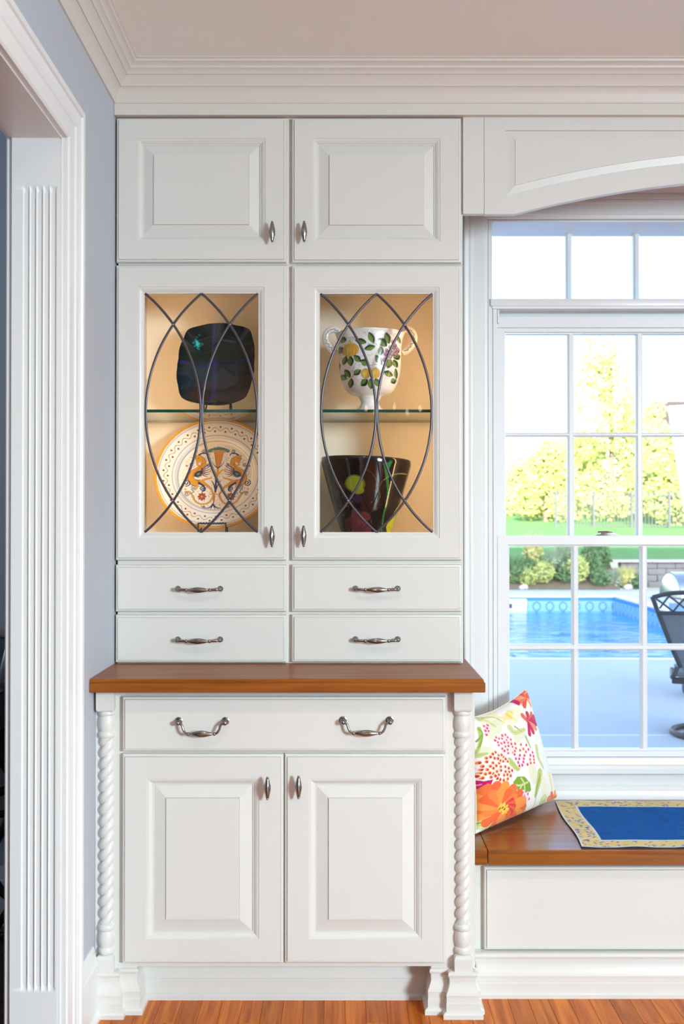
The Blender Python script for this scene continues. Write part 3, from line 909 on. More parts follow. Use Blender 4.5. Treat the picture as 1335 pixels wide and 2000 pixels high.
build(MB().sweep([(pathL[-1][0] + 0.001, 2.899), (pathR[0][0] - 0.001, 2.899)], bp, lambda a, b, h: (a, b, h)), 'toe_kick', 'cab', base)

# ------------------------------------------------------------------ window bench
bz1 = PZ(1661, 2.882)
bz0 = PZ(1690, 2.882)
NX0, NX1 = BX1 + 0.001, 2.299
bench = empty('window_bench', (1.33, YW, 0), 'white built in window bench box with slab front panel', 'bench')
YBN = 2.938
mb = MB().box(NX0, NX1, YBN, YBN + 0.02, 0, bz0).box(NX0, NX0 + 0.018, YBN + 0.02, YW, 0, bz0).box(NX1 - 0.018, NX1, YBN + 0.02, YW, 0, bz0)
build(mb, 'body', 'cab', bench)
fp0 = PX(944, 2.918)
drawer_front(bench, fp0, 2.22, PZ(1857, 2.918), PZ(1694, 2.918), 2.918, 'front_panel')
build(MB().sweep([(NX0 + 0.003, 2.9075), (NX1, 2.9075)], bp, lambda a, b, h: (a, b, h)), 'base_moulding', 'cab', bench)
boxo('moulding_backing', NX0, NX1, 2.9075, YBN, 0, 0.1195, 'cab', bench)
seam = PX(951, 2.885)
def slab(name, x0, x1, parent, e0, e1):
    rg = lambda o, z: [(x0, 2.882 + o, z), (x1, 2.882 + o, z), (x1, YW - 0.023, z), (x0, YW - 0.023, z)]
    return build(MB().loft([rg(0.002, bz0), rg(0, bz0 + 0.002), rg(0, bz1 - 0.010), rg(0.003, bz1 - 0.0095), rg(0.003, bz1 - 0.003), rg(0.0055, bz1)], True, True, True), name, 'seatwood', parent, 20)
bt = empty('bench_top', (1.33, 3.15, bz0), 'honey brown wooden seat top with a seam, lying on the white window bench', 'bench top')
slab('end_board', NX0, seam - 0.0012, bt, 0, 0)
slab('lid', seam + 0.0012, NX1, bt, 0, 0)
# ================================================================== things in the hutch
def painted_grid(name, pts, nu, nv, paint, material, parent=None, closed_u=True, origin=None, smooth=True, capmid=False):
    """grid mesh nv rows x nu columns of points (numpy (nv*nu,3)) with painted vertex colours"""
    c = np.array(origin if origin is not None else [pts[:, 0].mean(), pts[:, 1].mean(), pts[:, 2].min()])
    me = bpy.data.meshes.new(name)
    ku = nu if closed_u else nu - 1
    j, k = np.meshgrid(np.arange(nv - 1), np.arange(ku), indexing='ij')
    k2 = (k + 1) % nu
    quads = np.stack([j * nu + k, j * nu + k2, (j + 1) * nu + k2, (j + 1) * nu + k], -1).reshape(-1, 4)
    me.vertices.add(len(pts))
    me.vertices.foreach_set('co', (pts - c).astype(np.float32).ravel())
    me.loops.add(quads.size)
    me.loops.foreach_set('vertex_index', quads.astype(np.int32).ravel())
    me.polygons.add(len(quads))
    me.polygons.foreach_set('loop_start', np.arange(0, quads.size, 4, dtype=np.int32))
    me.polygons.foreach_set('use_smooth', np.ones(len(quads), bool))
    me.update(calc_edges=True)
    me.materials.append(material)
    paint.apply(me)
    return link(name, me, tuple(float(q) for q in c), parent)

M['glaze'] = mat_painted('majolica_glaze', rough=0.26, coat=0.12)
M['darkglass'] = mat_painted('art_glass', rough=0.10, coat=0.3, spec=0.4)
M['fabric'] = mat_painted('printed_cotton', rough=0.85, sheen=0.15, bump=0.15, bscale=500, spec=0.2)
M['quilt'] = mat_painted('quilted_cotton', rough=0.85, sheen=0.0, bump=0.9, bscale=55, quilt=True, spec=0.2)

def plate_frame(c, tau):
    up = np.array([0, math.sin(tau), math.cos(tau)])
    nr = np.array([0, -math.cos(tau), math.sin(tau)])
    rt = np.array([1.0, 0, 0])
    return lambda s, t, d: np.array(c)[None] + s[:, None] * rt + t[:, None] * up + d[:, None] * nr

def plate_stand(cx, yf, yb, z0, zbar, ztop, hw, lift, label):
    """black wire easel: two runners, front bar with hooks, back rest"""
    q = MB()
    for s in (-1, 1):
        x = cx + s * hw
        q.tube(smooth_path([(x, yf - 0.012, zbar + 0.004), (x, yf - 0.014, (zbar + z0) / 2), (x, yf - 0.012, z0 + 0.003), (x, (yf + yb) / 2, z0 + 0.003), (x, yb, z0 + 0.003)], 5), 0.0022, 8, nrm=(1, 0, 0))
        q.tube([(x, yf - 0.012, z0 + lift), (x, yf + 0.018, z0 + lift), (x, yf + 0.03, z0 + lift + 0.01)], 0.0022, 8, nrm=(1, 0, 0))
        q.tube([(x, yf + 0.03, z0 + lift + 0.005), (cx + s * hw * 0.6, yb - 0.01, ztop)], 0.0022, 8, nrm=(1, 0, 0))
        q.tube([(x * 1 + s * 0.013, yf - 0.004, z0 + 0.003), (x + s * 0.013, yf - 0.004, z0 + lift * 0.8)], 0.0026, 8)
    n = 30
    q.tube([(cx - hw + 2 * hw * k / n, yf - 0.012 + 0.0016 * math.sin(k * 2.1), zbar + 0.004 + 0.0016 * math.cos(k * 2.1)) for k in range(n + 1)], 0.0024, 8)
    q.tube([(cx - hw * 0.6, yb - 0.01, ztop), (cx + hw * 0.6, yb - 0.01, ztop)], 0.0022, 8)
    q.tube([(cx - hw, yb, z0 + 0.003), (cx + hw, yb, z0 + 0.003)], 0.0022, 8)
    return tag(build(q, 'plate_stand', 'iron', smooth=60), label, 'stand')

# --- square dark glass plate on the left shelf
PC = P(422.5, 715, 3.285)
outl = np.array([(660, 172), (950, 200), (1110, 236), (1160, 262), (1185, 310), (1205, 390), (1238, 620), (1235, 780), (1205, 1050), (1160, 1210), (1128, 1280), (1060, 1320), (930, 1370), (680, 1395), (450, 1365), (270, 1318), (215, 1288), (185, 1230), (160, 1110), (135, 850), (150, 700), (215, 390), (240, 310), (268, 264), (330, 238), (450, 208)], float)
oc = np.array([688.0, 785.0])
k1 = 3.285 / F / 7.417
outl = (outl - oc) * k1 * np.array([1, -1.03])
oa = np.arctan2(outl[:, 1], outl[:, 0]) % (2 * PI)
orad = np.hypot(outl[:, 0], outl[:, 1])
i_ = np.argsort(oa)
oa, orad = oa[i_], orad[i_]
NU, NVR = 420, 110
ang = np.linspace(0, 2 * PI, NU, endpoint=False)
rad = np.interp(ang, np.r_[oa - 2 * PI, oa, oa + 2 * PI], np.r_[orad, orad, orad])
ker = np.ones(7) / 7
rad = np.convolve(np.r_[rad[-3:], rad, rad[:3]], ker, 'valid')
rr = np.r_[np.linspace(0.002, 1, NVR), 1.006, 1.0, 0.6, 0.002]
dep = np.r_[0.020 * np.clip((np.linspace(0, 1, NVR) - 0.55) / 0.45, 0, 1) ** 1.5, 0.017, 0.014, -0.006, -0.007]
Sg = (rr[:, None] * (rad * np.cos(ang))[None]).ravel()
Tg = (rr[:, None] * (rad * np.sin(ang))[None]).ravel()
Dg = np.repeat(dep, NU)
fr_ = plate_frame(PC, math.radians(14))
pt = Paint(Sg, Tg, (9, 20, 22), 0.0009)
pt.ell(0.0, 0.05, 0.13, 0.07, 0, (13, 32, 32), 0.7)
pt.ell(-0.05, -0.04, 0.08, 0.06, 0.3, (6, 34, 48), 0.9)
pt.ell(0.01, -0.09, 0.12, 0.035, 0, (44, 27, 26), 0.8)
pt.ell(0.07, -0.07, 0.05, 0.045, 0.4, (36, 28, 28), 0.7)
pt.ell(-0.10, -0.06, 0.03, 0.05, 0, (8, 24, 50), 0.8)
for k in range(60):
    r_ = rnd.random()
    pt.ell(rnd.uniform(-0.12, 0.12), rnd.uniform(-0.12, 0.12), 0.02 + 0.02 * r_, 0.012, rnd.random() * 3, (10, 22 + 14 * r_, 26 + 14 * r_), 0.25)
cv = lambda L: [((x - oc[0]) * k1, -(y - oc[1]) * k1) for x, y in L]
pt.stroke(smooth_path(cv([(150, 745), (300, 760), (420, 790), (560, 790), (650, 740), (800, 735), (960, 730), (1080, 700), (1235, 690)])), 0.0075, (18, 16, 92))
pt.stroke(smooth_path(cv([(660, 180), (640, 380), (640, 560), (650, 740), (665, 930), (670, 1100), (640, 1260), (610, 1390)])), 0.0075, (20, 24, 110))
pt.stroke(smooth_path(cv([(150, 765), (300, 775), (400, 800)])), 0.004, (10, 10, 50))
pt.ell(*cv([(645, 745)])[0], 0.015, 0.011, 0, (14, 18, 110))
pt.stroke(smooth_path(cv([(400, 400), (560, 345), (760, 315), (950, 355)])), 0.0010, (50, 84, 78))
for k in range(40):  # teal highlight painted into the plate's colour
    a, b = rnd.gauss(0, 1), rnd.gauss(0, 1)
    x, y = cv([(405 + 22 * a, 440 + 40 * b)])[0]
    pt.ell(x, y, 0.0035, 0.0028, 0, (40, 190, 200), 0.5 if abs(a) + abs(b) < 1.6 else 0.2)
sqp = painted_grid('glass_plate', fr_(Sg, Tg, Dg), NU, len(rr), pt, M['darkglass'], origin=PC)
tag(sqp, 'square dark teal glass plate with blue crossing lines on the upper glass shelf', 'plate')
plate_stand(PC[0] + 0.008, PC[1] - 0.036, PC[1] + 0.085, shz + 0.0045, PZ(788, 3.245), PC[2] + 0.02, 0.041, 0.017, 'small black wire easel holding the square dark glass plate')

# --- round majolica plate, lower left
PC = P(421.5, 929, 3.312)
RP = 0.1945
NU, NVR = 720, 200
ang = np.linspace(0, 2 * PI, NU, endpoint=False)
q = np.linspace(0.002, 1, NVR)
dep = 0.024 * np.clip((q - 0.60) / 0.40, 0, 1) ** 0.9 * 1.0
dep = np.where(q < 0.60, 0, np.where(q < 0.68, 0.014 * (3 * ((q - 0.6) / 0.08) ** 2 - 2 * ((q - 0.6) / 0.08) ** 3), 0.014 + 0.012 * (q - 0.68) / 0.32))
rr = np.r_[q, 1.008, 1.0, 0.62, 0.002]
dep = np.r_[dep, 0.023, 0.019, -0.007, -0.008]
Sg = (rr[:, None] * np.cos(ang)[None]).ravel()
Tg = (rr[:, None] * np.sin(ang)[None]).ravel()
Dg = np.repeat(dep, NU)
pt = Paint(Sg, Tg, (228, 224, 220), 0.0065)
R_ = np.hypot(Sg, Tg)
band = lambda r0, r1, col, a=1.0: pt.put(np.clip(0.5 - (np.abs(R_ - (r0 + r1) / 2) - (r1 - r0) / 2) / 0.006, 0, 1) * a, col)
band(0.958, 1.1, (206, 150, 58))
band(0.925, 0.945, (150, 168, 205), 0.85)
band(0.905, 0.915, (196, 204, 222), 0.6)
band(0.705, 0.722, (150, 166, 204), 0.9)
band(0.665, 0.673, (176, 190, 214), 0.8)
band(0.628, 0.6345, (74, 112, 106), 0.9)
A_ = np.arctan2(Tg, Sg)
wav = 0.822 + 0.030 * np.sin(A_ * 28)
pt.put(np.clip(0.5 - (np.abs(R_ - wav) - 0.0045) / 0.0065, 0, 1), (38, 34, 48))
for k in range(56):
    a = (k * 0.5 + 0.25) * 2 * PI / 28
    r0 = 0.822 + (0.032 if k % 2 else -0.032) * 1.0
    r0 = 0.822 - 0.030 * math.sin(a * 28) * 1.25
    pt.ell(r0 * math.cos(a), r0 * math.sin(a), 0.017, 0.017, 0, (122, 48, 44))
C = lambda L: [((x - 765) / 745.0, (757 - y) / 693.0) for x, y in L]
MIR = lambda L: [(1568 - x, y) for x, y in L]
INK, BLU, YEL, ORA, TEA, RED = (26, 28, 52), (28, 42, 106), (206, 148, 36), (186, 106, 34), (84, 142, 134), (158, 66, 44)
def both(fn):
    fn(lambda L: C(L)); fn(lambda L: C(MIR(L)))
# scatter of tiny scroll dots inside the medallion
for k in range(900):
    a, r = rnd.random() * 2 * PI, 0.57 * math.sqrt(rnd.random())
    if r > 0.30 or rnd.random() < 0.35:
        pt.ell(r * math.cos(a), r * math.sin(a), 0.0055, 0.0055, 0, rnd.choice((INK, INK, BLU, (110, 110, 130))), 0.75)
def creature(c):
    sp_ = smooth_path
    pt.stroke(sp_(c([(490, 835), (580, 835), (650, 875), (715, 930), (750, 1010)])), 0.075, INK, w1=0.02)
    pt.stroke(sp_(c([(490, 835), (580, 835), (650, 875), (715, 930), (750, 1010)])), 0.065, YEL, w1=0.014)
    pt.stroke(sp_(c([(552, 520), (600, 560), (598, 625), (545, 675), (480, 720), (455, 785), (480, 835), (520, 850)])), 0.070, INK, w1=0.12)
    pt.stroke(sp_(c([(552, 520), (600, 560), (598, 625), (545, 675), (480, 720), (455, 785), (480, 835), (520, 850)])), 0.058, YEL, w1=0.105)
    pt.stroke(sp_(c([(598, 600), (560, 660), (500, 710), (478, 770)])), 0.016, ORA)
    pt.poly(c([(505, 495), (560, 495), (590, 545), (560, 590), (520, 600), (512, 565), (498, 545)]), YEL)
    pt.stroke(c([(505, 495), (498, 545), (512, 565), (520, 600)]), 0.007, INK)
    pt.stroke(c([(525, 535), (545, 532)]), 0.008, INK)
    pt.stroke(sp_(c([(530, 590), (525, 620), (545, 625)])), 0.03, YEL)
    pt.stroke(sp_(c([(540, 490), (580, 470), (630, 475), (640, 500)])), 0.03, BLU, w1=0.012)
    pt.stroke(sp_(c([(520, 850), (545, 890), (520, 940)])), 0.055, YEL, w1=0.02)
    pt.stroke(sp_(c([(480, 850), (500, 870)])), 0.03, YEL)
    ex, ey = c([(545, 735)])[0]
    pt.ell(ex, ey, 0.075, 0.050, 0.6 if ex < 0 else -0.6, INK)
    pt.ell(ex, ey, 0.062, 0.038, 0.6 if ex < 0 else -0.6, (34, 60, 92))
    pt.ell(ex, ey, 0.030, 0.018, 0.6 if ex < 0 else -0.6, TEA)
    for e in ((680, 590), (698, 625), (700, 665), (700, 700), (690, 735), (660, 765)):
        s0 = (585, 690 + (e[1] - 660) * 0.35)
        pt.stroke(sp_(c([s0, ((s0[0] + e[0]) / 2, (s0[1] + e[1]) / 2 + 14), e])), 0.022, BLU, w1=0.008)
    pt.stroke(sp_(c([(600, 660), (612, 700), (590, 750), (540, 780)])), 0.02, ORA)
    # tail leaves
    pt.stroke(sp_(c([(600, 820), (650, 800), (700, 790), (712, 770)])), 0.045, YEL, w1=0.012)
    pt.stroke(sp_(c([(560, 850), (620, 890), (640, 940), (600, 960)])), 0.040, BLU, w1=0.012)
    # lower stems
    pt.stroke(sp_(c([(400, 965), (450, 965), (490, 1010), (530, 1080), (600, 1115), (690, 1100), (740, 1030), (748, 985)])), 0.030, INK)
    pt.stroke(sp_(c([(400, 965), (450, 965), (490, 1010), (530, 1080), (600, 1115), (690, 1100), (740, 1030), (748, 985)])), 0.022, YEL)
    pt.stroke(sp_(c([(470, 985), (500, 960), (470, 930)])), 0.018, TEA)
    pt.stroke(sp_(c([(600, 1115), (610, 1145), (650, 1150)])), 0.018, YEL)
    # flower
    fx, fy = c([(607, 1022)])[0]
    for j in range(8):
        a = j * PI / 4
        pt.ell(fx + 0.045 * math.cos(a), fy + 0.047 * math.sin(a), 0.030, 0.020, a, RED)
    pt.ell(fx, fy, 0.026, 0.028, 0, INK); pt.ell(fx, fy, 0.021, 0.022, 0, YEL)
    for cx_, cy_, r_, sg in ((412, 850, 0.060, 1), (610, 915, 0.048, -1), (455, 615, 0.036, 1), (600, 440, 0.036, -1), (490, 905, 0.04, 1), (420, 990, 0.04, -1), (640, 1175 - 20, 0.03, 1), (665, 620, 0.03, 1)):
        x_, y_ = c([(cx_, cy_)])[0]
        pt.spiral(x_, y_, r_, 1.5, rnd.random() * 6, 0.017 if r_ > 0.045 else 0.011, BLU, sg if x_ < 0 else -sg)
    pt.ell(*c([(395, 632)])[0], 0.02, 0.02, 0, ORA); pt.ell(*c([(398, 928)])[0], 0.018, 0.018, 0, YEL)
both(creature)
pt.poly(C([(728, 445), (848, 445), (818, 610), (792, 660), (778, 660), (756, 610)]), INK)
pt.poly(C([(735, 450), (841, 450), (812, 608), (790, 650), (780, 650), (762, 608)]), YEL)
for k in range(7):
    pt.stroke(C([(740 + k * 5, 470 + k * 26), (836 - k * 6, 500 + k * 24)]), 0.006, ORA)
    pt.stroke(C([(838 - k * 5, 470 + k * 26), (742 + k * 6, 500 + k * 24)]), 0.006, ORA)
for k in range(9):
    x_ = 672 + k * 28
    y_ = 445 - 38 * math.sin(PI * (k + 0.5) / 9)
    pt.ell(*C([(x_, y_)])[0], 0.032, 0.030, 0, INK); pt.ell(*C([(x_, y_)])[0], 0.026, 0.024, 0, TEA)
for k in range(6):
    pt.ell(*C([(715 + k * 28, 442)])[0], 0.019, 0.022, 0, YEL)
pt.stroke(smooth_path(C([(784, 655), (786, 720), (770, 800), (768, 970)])), 0.034, YEL)
pt.stroke(smooth_path(C([(770, 800), (768, 960)])), 0.030, BLU)
for s in (-1, 1):
    pt.stroke(smooth_path(C([(770, 950), (770 + s * 30, 860), (770 + s * 60, 820)])), 0.026, BLU, w1=0.010)
    pt.stroke(smooth_path(C([(784, 760), (784 + s * 50, 690), (784 + s * 95, 690), (784 + s * 85, 715)])), 0.028, YEL, w1=0.012)
    pt.stroke(smooth_path(C([(784, 660), (784 + s * 40, 630), (784 + s * 75, 580)])), 0.020, BLU, w1=0.008)
    pt.stroke(smooth_path(C([(748, 1120), (748 + s * 45, 1160), (748 + s * 95, 1165)])), 0.030, BLU, w1=0.010)
    pt.stroke(smooth_path(C([(748, 1110), (748 + s * 25, 1180)])), 0.026, BLU, w1=0.010)
pt.stroke(C([(755, 990), (755, 1090)]), 0.032, ORA)
pt.stroke(C([(700, 992), (810, 992)]), 0.016, YEL)
fr_ = plate_frame(PC, math.radians(23))
mp_ = painted_grid('majolica_plate', fr_(Sg * RP, Tg * RP, Dg), NU, len(rr), pt, M['glaze'], origin=PC)
tag(mp_, 'large round painted ceramic plate with yellow rim and winged creatures', 'plate')
plate_stand(PX(415, 3.225), 3.222, 3.39, zfl + 0.012, PZ(1024.5, 3.21), PC[2] - 0.02, 0.0435, 0.062, 'black wire easel holding the large round painted plate')

# --- footed two-handled urn on the right shelf
UY = 3.195
ux = PX(722, UY)
kz_ = UY / F
zs0 = shz + 0.0045
def up_(py): return zs0 + (1104 - py) / 5.804 * kz_      # zoomed pixel row -> height
def ur_(pw): return pw / 5.804 * kz_
prof = [(0, 1104), (205, 1104), (208, 1100), (198, 1092), (155, 1062), (122, 1036), (106, 1004), (102, 980), (112, 950), (124, 930), (128, 918), (150, 905), (215, 885), (262, 850), (300, 790), (325, 720), (342, 640), (350, 560), (354, 470), (357, 380), (362, 300), (372, 245), (378, 222), (384, 206), (382, 198), (372, 196), (362, 205), (350, 250), (340, 420), (330, 600), (300, 740), (220, 850), (0, 880)]
pp = smooth_path([(r, -z) for r, z in prof], 6)
pp = [(max(0.0, r), -z) for r, z in pp]
NU = 480
ang = np.linspace(0, 2 * PI, NU, endpoint=False)
pr = np.array(pp)
# refine rows over the painted wall
rows_r, rows_z = [], []
for a, b in zip(pr[:-1], pr[1:]):
    n = max(1, int(abs(b[1] - a[1]) / 4.5))
    for k in range(n):
        rows_r.append(a[0] + (b[0] - a[0]) * k / n); rows_z.append(a[1] + (b[1] - a[1]) * k / n)
rows_r.append(pr[-1][0]); rows_z.append(pr[-1][1])
rows_r, rows_z = np.array(rows_r), np.array(rows_z)
lobe = np.clip((330 - rows_z) / 120, 0, 1)[:, None] * (0.022 * np.cos(8 * ang + 0.5))[None]
RR = rows_r[:, None] * (1 + lobe)
Xp = (RR * np.cos(ang)[None])
Yp = (RR * np.sin(ang)[None])
ZR = np.repeat(rows_z[:, None], NU, 1)
S_ = (595 + Xp * np.where(Yp > 0, -1, 1)).ravel()
T_ = ZR.ravel()
pt = Paint(S_, T_, (232, 231, 232), 5.0)
G1, G2, G3 = (22, 62, 42), (104, 140, 52), (164, 178, 80)
def leaf(x, y, L, W, rot):
    L, W = L * 1.12, W * 1.15
    a = math.radians(rot)
    pt.ell(x, y, L / 2, W / 2, a, G1, 1, 0.35)
    ox, oy = -math.sin(a) * W * 0.13, math.cos(a) * W * 0.13
    pt.ell(x + ox, y + oy, L * 0.42, W * 0.27, a, G2, 1, 0.4)
    pt.stroke([(x - math.cos(a) * L * 0.42, y - math.sin(a) * L * 0.42), (x + math.cos(a) * L * 0.42, y + math.sin(a) * L * 0.42)], 3.5, (22, 50, 40))
    for t in (-0.25, -0.05, 0.15, 0.3):
        bx, by = x + math.cos(a) * L * t, y + math.sin(a) * L * t
        pt.stroke([(bx, by), (bx + ox * 2.4 + math.cos(a) * 8, by + oy * 2.4 + math.sin(a) * 8)], 2.5, G3, 0.8)
SCR = (96, 72, 96)
for k in range(120):
    x, y = rnd.uniform(240, 950), rnd.uniform(235, 850)
    r = rnd.uniform(12, 26)
    a0 = rnd.random() * 6.28
    pt.stroke([(x + r * math.cos(a0 + j * 0.45), y + r * math.sin(a0 + j * 0.45)) for j in range(6)], 3.0, SCR, 0.75)
for L in ([(240, 330), (320, 300), (420, 290), (480, 330)], [(560, 380), (640, 370), (700, 405)], [(560, 610), (680, 600), (800, 620), (860, 700)], [(290, 750), (360, 730), (440, 700)], [(350, 350), (372, 310), (420, 300)], [(840, 700), (880, 720), (900, 760)]):
    pt.stroke(smooth_path(L), 4.0, (110, 76, 72), 0.9)
LV = [(290, 303, 72, 58, 20), (262, 405, 78, 58, 70), (485, 342, 115, 58, 15), (602, 307, 115, 62, 65), (583, 415, 110, 56, -15), (725, 352, 110, 78, 40), (782, 302, 110, 66, 75), (706, 450, 90, 58, 100), (310, 535, 85, 54, 110), (374, 550, 100, 62, 85), (448, 530, 95, 56, 45), (530, 577, 92, 66, 30), (682, 547, 108, 62, 55), (800, 580, 100, 66, 110), (872, 570, 80, 62, 60), (892, 490, 86, 62, 150), (340, 680, 100, 52, 55), (297, 712, 74, 50, 40), (447, 680, 82, 58, 150), (378, 787, 88, 56, 95), (525, 792, 86, 66, 140), (597, 806, 96, 60, 85), (672, 792, 90, 62, 50), (793, 690, 95, 60, 15), (882, 676, 100, 40, 85), (854, 760, 66, 52, 150), (247, 585, 90, 26, 90), (912, 292, 80, 40, 60)]
for l in LV: leaf(*l)
def fruit(x, y, a, b):
    pt.ell(x, y, a, b, 0, (150, 96, 30)); pt.ell(x, y, a - 4, b - 4, 0, (222, 178, 62))
    pt.ell(x - a * 0.35, y + b * 0.1, a * 0.32, b * 0.55, 0.2, (204, 208, 110))
    for k in (-0.55, -0.15, 0.25, 0.6):
        pt.stroke(smooth_path([(x, y - b), (x + a * k * 1.1, y - b * 0.2), (x + a * k * 0.9, y + b * 0.75)]), 4, (186, 112, 34))
fruit(372, 428, 90, 74); pt.poly([(340, 372), (372, 330), (400, 372)], (222, 178, 62))
fruit(540, 695, 54, 52); fruit(648, 690, 50, 58)
for (x, y) in [(870, 370), (840, 335), (890, 400), (850, 400), (815, 400), (900, 430), (865, 440), (820, 440), (775, 440), (840, 475), (800, 475), (880, 470), (815, 505), (760, 480), (770, 520), (745, 545), (905, 410)]:
    pt.ell(x, y, 21, 21, 0, (92, 62, 84)); pt.ell(x - 3, y - 4, 16, 16, 0, (150, 122, 146)); pt.ell(x - 6, y - 8, 5, 5, 0, (206, 190, 204))
foot = (T_ > 1084) & (T_ < 1092) & (np.abs(S_ - 595) > 20)
pt.put(foot * 1.0, (60, 56, 70))
pts = np.stack([ux + ur_(Xp).ravel(), UY + ur_(Yp).ravel(), up_(ZR).ravel()], -1)
urn = painted_grid('footed_urn', pts, NU, len(rows_r), pt, M['glaze'], origin=(ux, UY, zs0))
tag(urn, 'white two handled footed urn painted with green leaves and yellow fruit', 'urn')
M['ceram'] = mat('white_majolica', srgb(232, 231, 232), 0.16, coat=0.5, noise=0.01)
M['inkblue'] = mat('blue_brushwork', srgb(50, 54, 92), 0.25, noise=0.05)
for s in (-1, 1):
    hp = [(330, 250), (345, 215), (375, 165), (420, 150), (470, 172), (500, 225), (495, 285), (460, 340), (420, 385), (372, 420)]
    hp = smooth_path(hp, 6)
    path3 = [(ux + s * ur_(a), UY, up_(b)) for a, b in hp]
    n = len(path3)
    q = MB().tube(path3, [ur_(30 + 6 * math.sin(PI * i / n)) for i in range(n)], 14, flat=0.62)
    hd = build(q, 'handle', 'ceram', urn, 60)
    q = MB()                                     # frilled comb on the outside of the handle
    for i in range(4, n - 2):
        a, b = hp[i]
        t = Vector((hp[i + 1][0] - hp[i - 1][0], hp[i + 1][1] - hp[i - 1][1])).normalized()
        nx, ny = t.y, -t.x
        if (a - 420) * nx + (b - 270) * ny < 0: nx, ny = -nx, -ny
        c_ = (ux + s * ur_(a + nx * 33), UY, up_(b + ny * 33))
        q.ball(c_, ur_(9), 8)
    build(q, 'handle_frill', 'ceram', hd, 60)
    q = MB()
    off = [(a, b) for a, b in hp[3:-3]]
    wig = []
    for i, (a, b) in enumerate(off):
        w = 11 * math.sin(i * 1.3)
        wig.append((ux + s * ur_(a + w), UY - ur_(22), up_(b + w * 0.5)))
    q.tube(wig, ur_(2.6), 6)
    # dark edge line along the frill
    build(q, 'brush_line', 'inkblue', hd, 60)

# --- dark conical art glass vase, lower right
VY = 3.235
vx = PX(714.5, VY)
kv = VY / F
vz0 = zfl + 0.012
zv = lambda v: PZ(v, VY)
ztop = zv(897)
rt_, rb_ = 88.5 * kv, 47 * kv
slope = (rt_ - rb_) / (zv(905) - zv(1040))
r_at = lambda z: rb_ + (z - zv(1040)) * slope
rows = [(0.0, vz0), (0.03, vz0), (r_at(vz0) - 0.006, vz0), (r_at(vz0), vz0 + 0.006)]
zz = np.linspace(vz0 + 0.008, ztop - 0.016, 150)
rows += [(r_at(z) + 0.004 * math.sin(PI * (z - vz0) / (ztop - vz0)), z) for z in zz]
rows += [(rt_ - 0.0015, ztop - 0.008), (rt_ - 0.001, ztop - 0.003), (rt_ - 0.004, ztop), (rt_ - 0.009, ztop - 0.001), (rt_ - 0.013, ztop - 0.008)]
rows += [(r_at(z) - 0.011, z) for z in np.linspace(ztop - 0.02, vz0 + 0.02, 12)] + [(0.0, vz0 + 0.018)]
rows = np.array(rows)
NU = 420
ang = np.linspace(0, 2 * PI, NU, endpoint=False)
Xp = rows[:, :1] * np.cos(ang)[None]
Yp = rows[:, :1] * np.sin(ang)[None]
Zp = np.repeat(rows[:, 1:], NU, 1)
Zp = Zp + (Xp * -0.040 - Yp * 0.02) * np.clip((Zp - vz0) / (ztop - vz0), 0, 1)   # slightly uneven rim
S_ = ((Xp * np.where(Yp > 0, -1, 1)) / kv * 5.5625 + (714.5 - 610) * 5.5625).ravel()
T_ = ((zv(870) - Zp) / (zv(870) - zv(1050)) * 180 * 5.5625).ravel()
pt = Paint(S_, T_, (24, 17, 18), 7.0)
for k in range(50):
    pt.ell(rnd.uniform(100, 1050), rnd.uniform(150, 1000), rnd.uniform(30, 90), rnd.uniform(15, 40), rnd.random() * 3, rnd.choice(((36, 24, 26), (16, 12, 14), (44, 30, 30))), 0.4)
pt.ell(260, 440, 90, 60, 0.4, (74, 36, 36), 0.8); pt.ell(250, 530, 45, 40, 0, (96, 52, 70), 0.6)
pt.ell(455, 430, 108, 92, 0.2, (96, 100, 30), 0.8); pt.ell(450, 425, 92, 78, 0.2, (132, 138, 34)); pt.ell(490, 500, 60, 40, 0, (140, 136, 30), 0.8)
pt.poly([(420, 700), (470, 690), (560, 780), (620, 860), (640, 1010), (420, 1010)], (104, 46, 52))
pt.poly([(350, 800), (420, 760), (430, 1010), (360, 960)], (84, 40, 54), 0.8)
pt.ell(570, 770, 60, 40, 0.5, (112, 50, 40), 0.8); pt.ell(480, 590, 40, 50, 0, (66, 40, 66), 0.7)
pt.poly([(750, 215), (850, 200), (815, 270), (800, 400), (780, 390), (765, 290)], (44, 118, 56))
pt.stroke(smooth_path([(790, 330), (800, 430), (805, 520), (790, 640), (760, 760), (745, 900), (735, 960)]), 30, (50, 112, 58), 1, 10)
pt.stroke(smooth_path([(760, 390), (830, 345), (940, 320), (1030, 325)]), 7, (128, 140, 92))
pt.stroke(smooth_path([(740, 400), (705, 490), (720, 560), (670, 660), (680, 700)]), 6, (100, 100, 62))
pt.stroke(smooth_path([(560, 280), (630, 320), (680, 400), (700, 470)]), 8, (90, 52, 44))
pt.poly([(930, 650), (960, 660), (930, 780), (860, 950), (800, 945), (790, 880), (850, 770)], (172, 178, 38))
pt.put(((T_ < 175) & (T_ > 120)) * 0.5, (58, 42, 40))
for k in range(26):
    pt.ell(rnd.uniform(300, 640), rnd.uniform(560, 960), 4, 4, 0, (196, 130, 110), 0.7)
pts = np.stack([vx + Xp.ravel(), VY + Yp.ravel(), Zp.ravel()], -1)
vs = painted_grid('glass_vase', pts, NU, len(rows), pt, M['darkglass'], origin=(vx, VY, vz0))
tag(vs, 'dark brown conical art glass vase with lime and green streaks', 'vase')

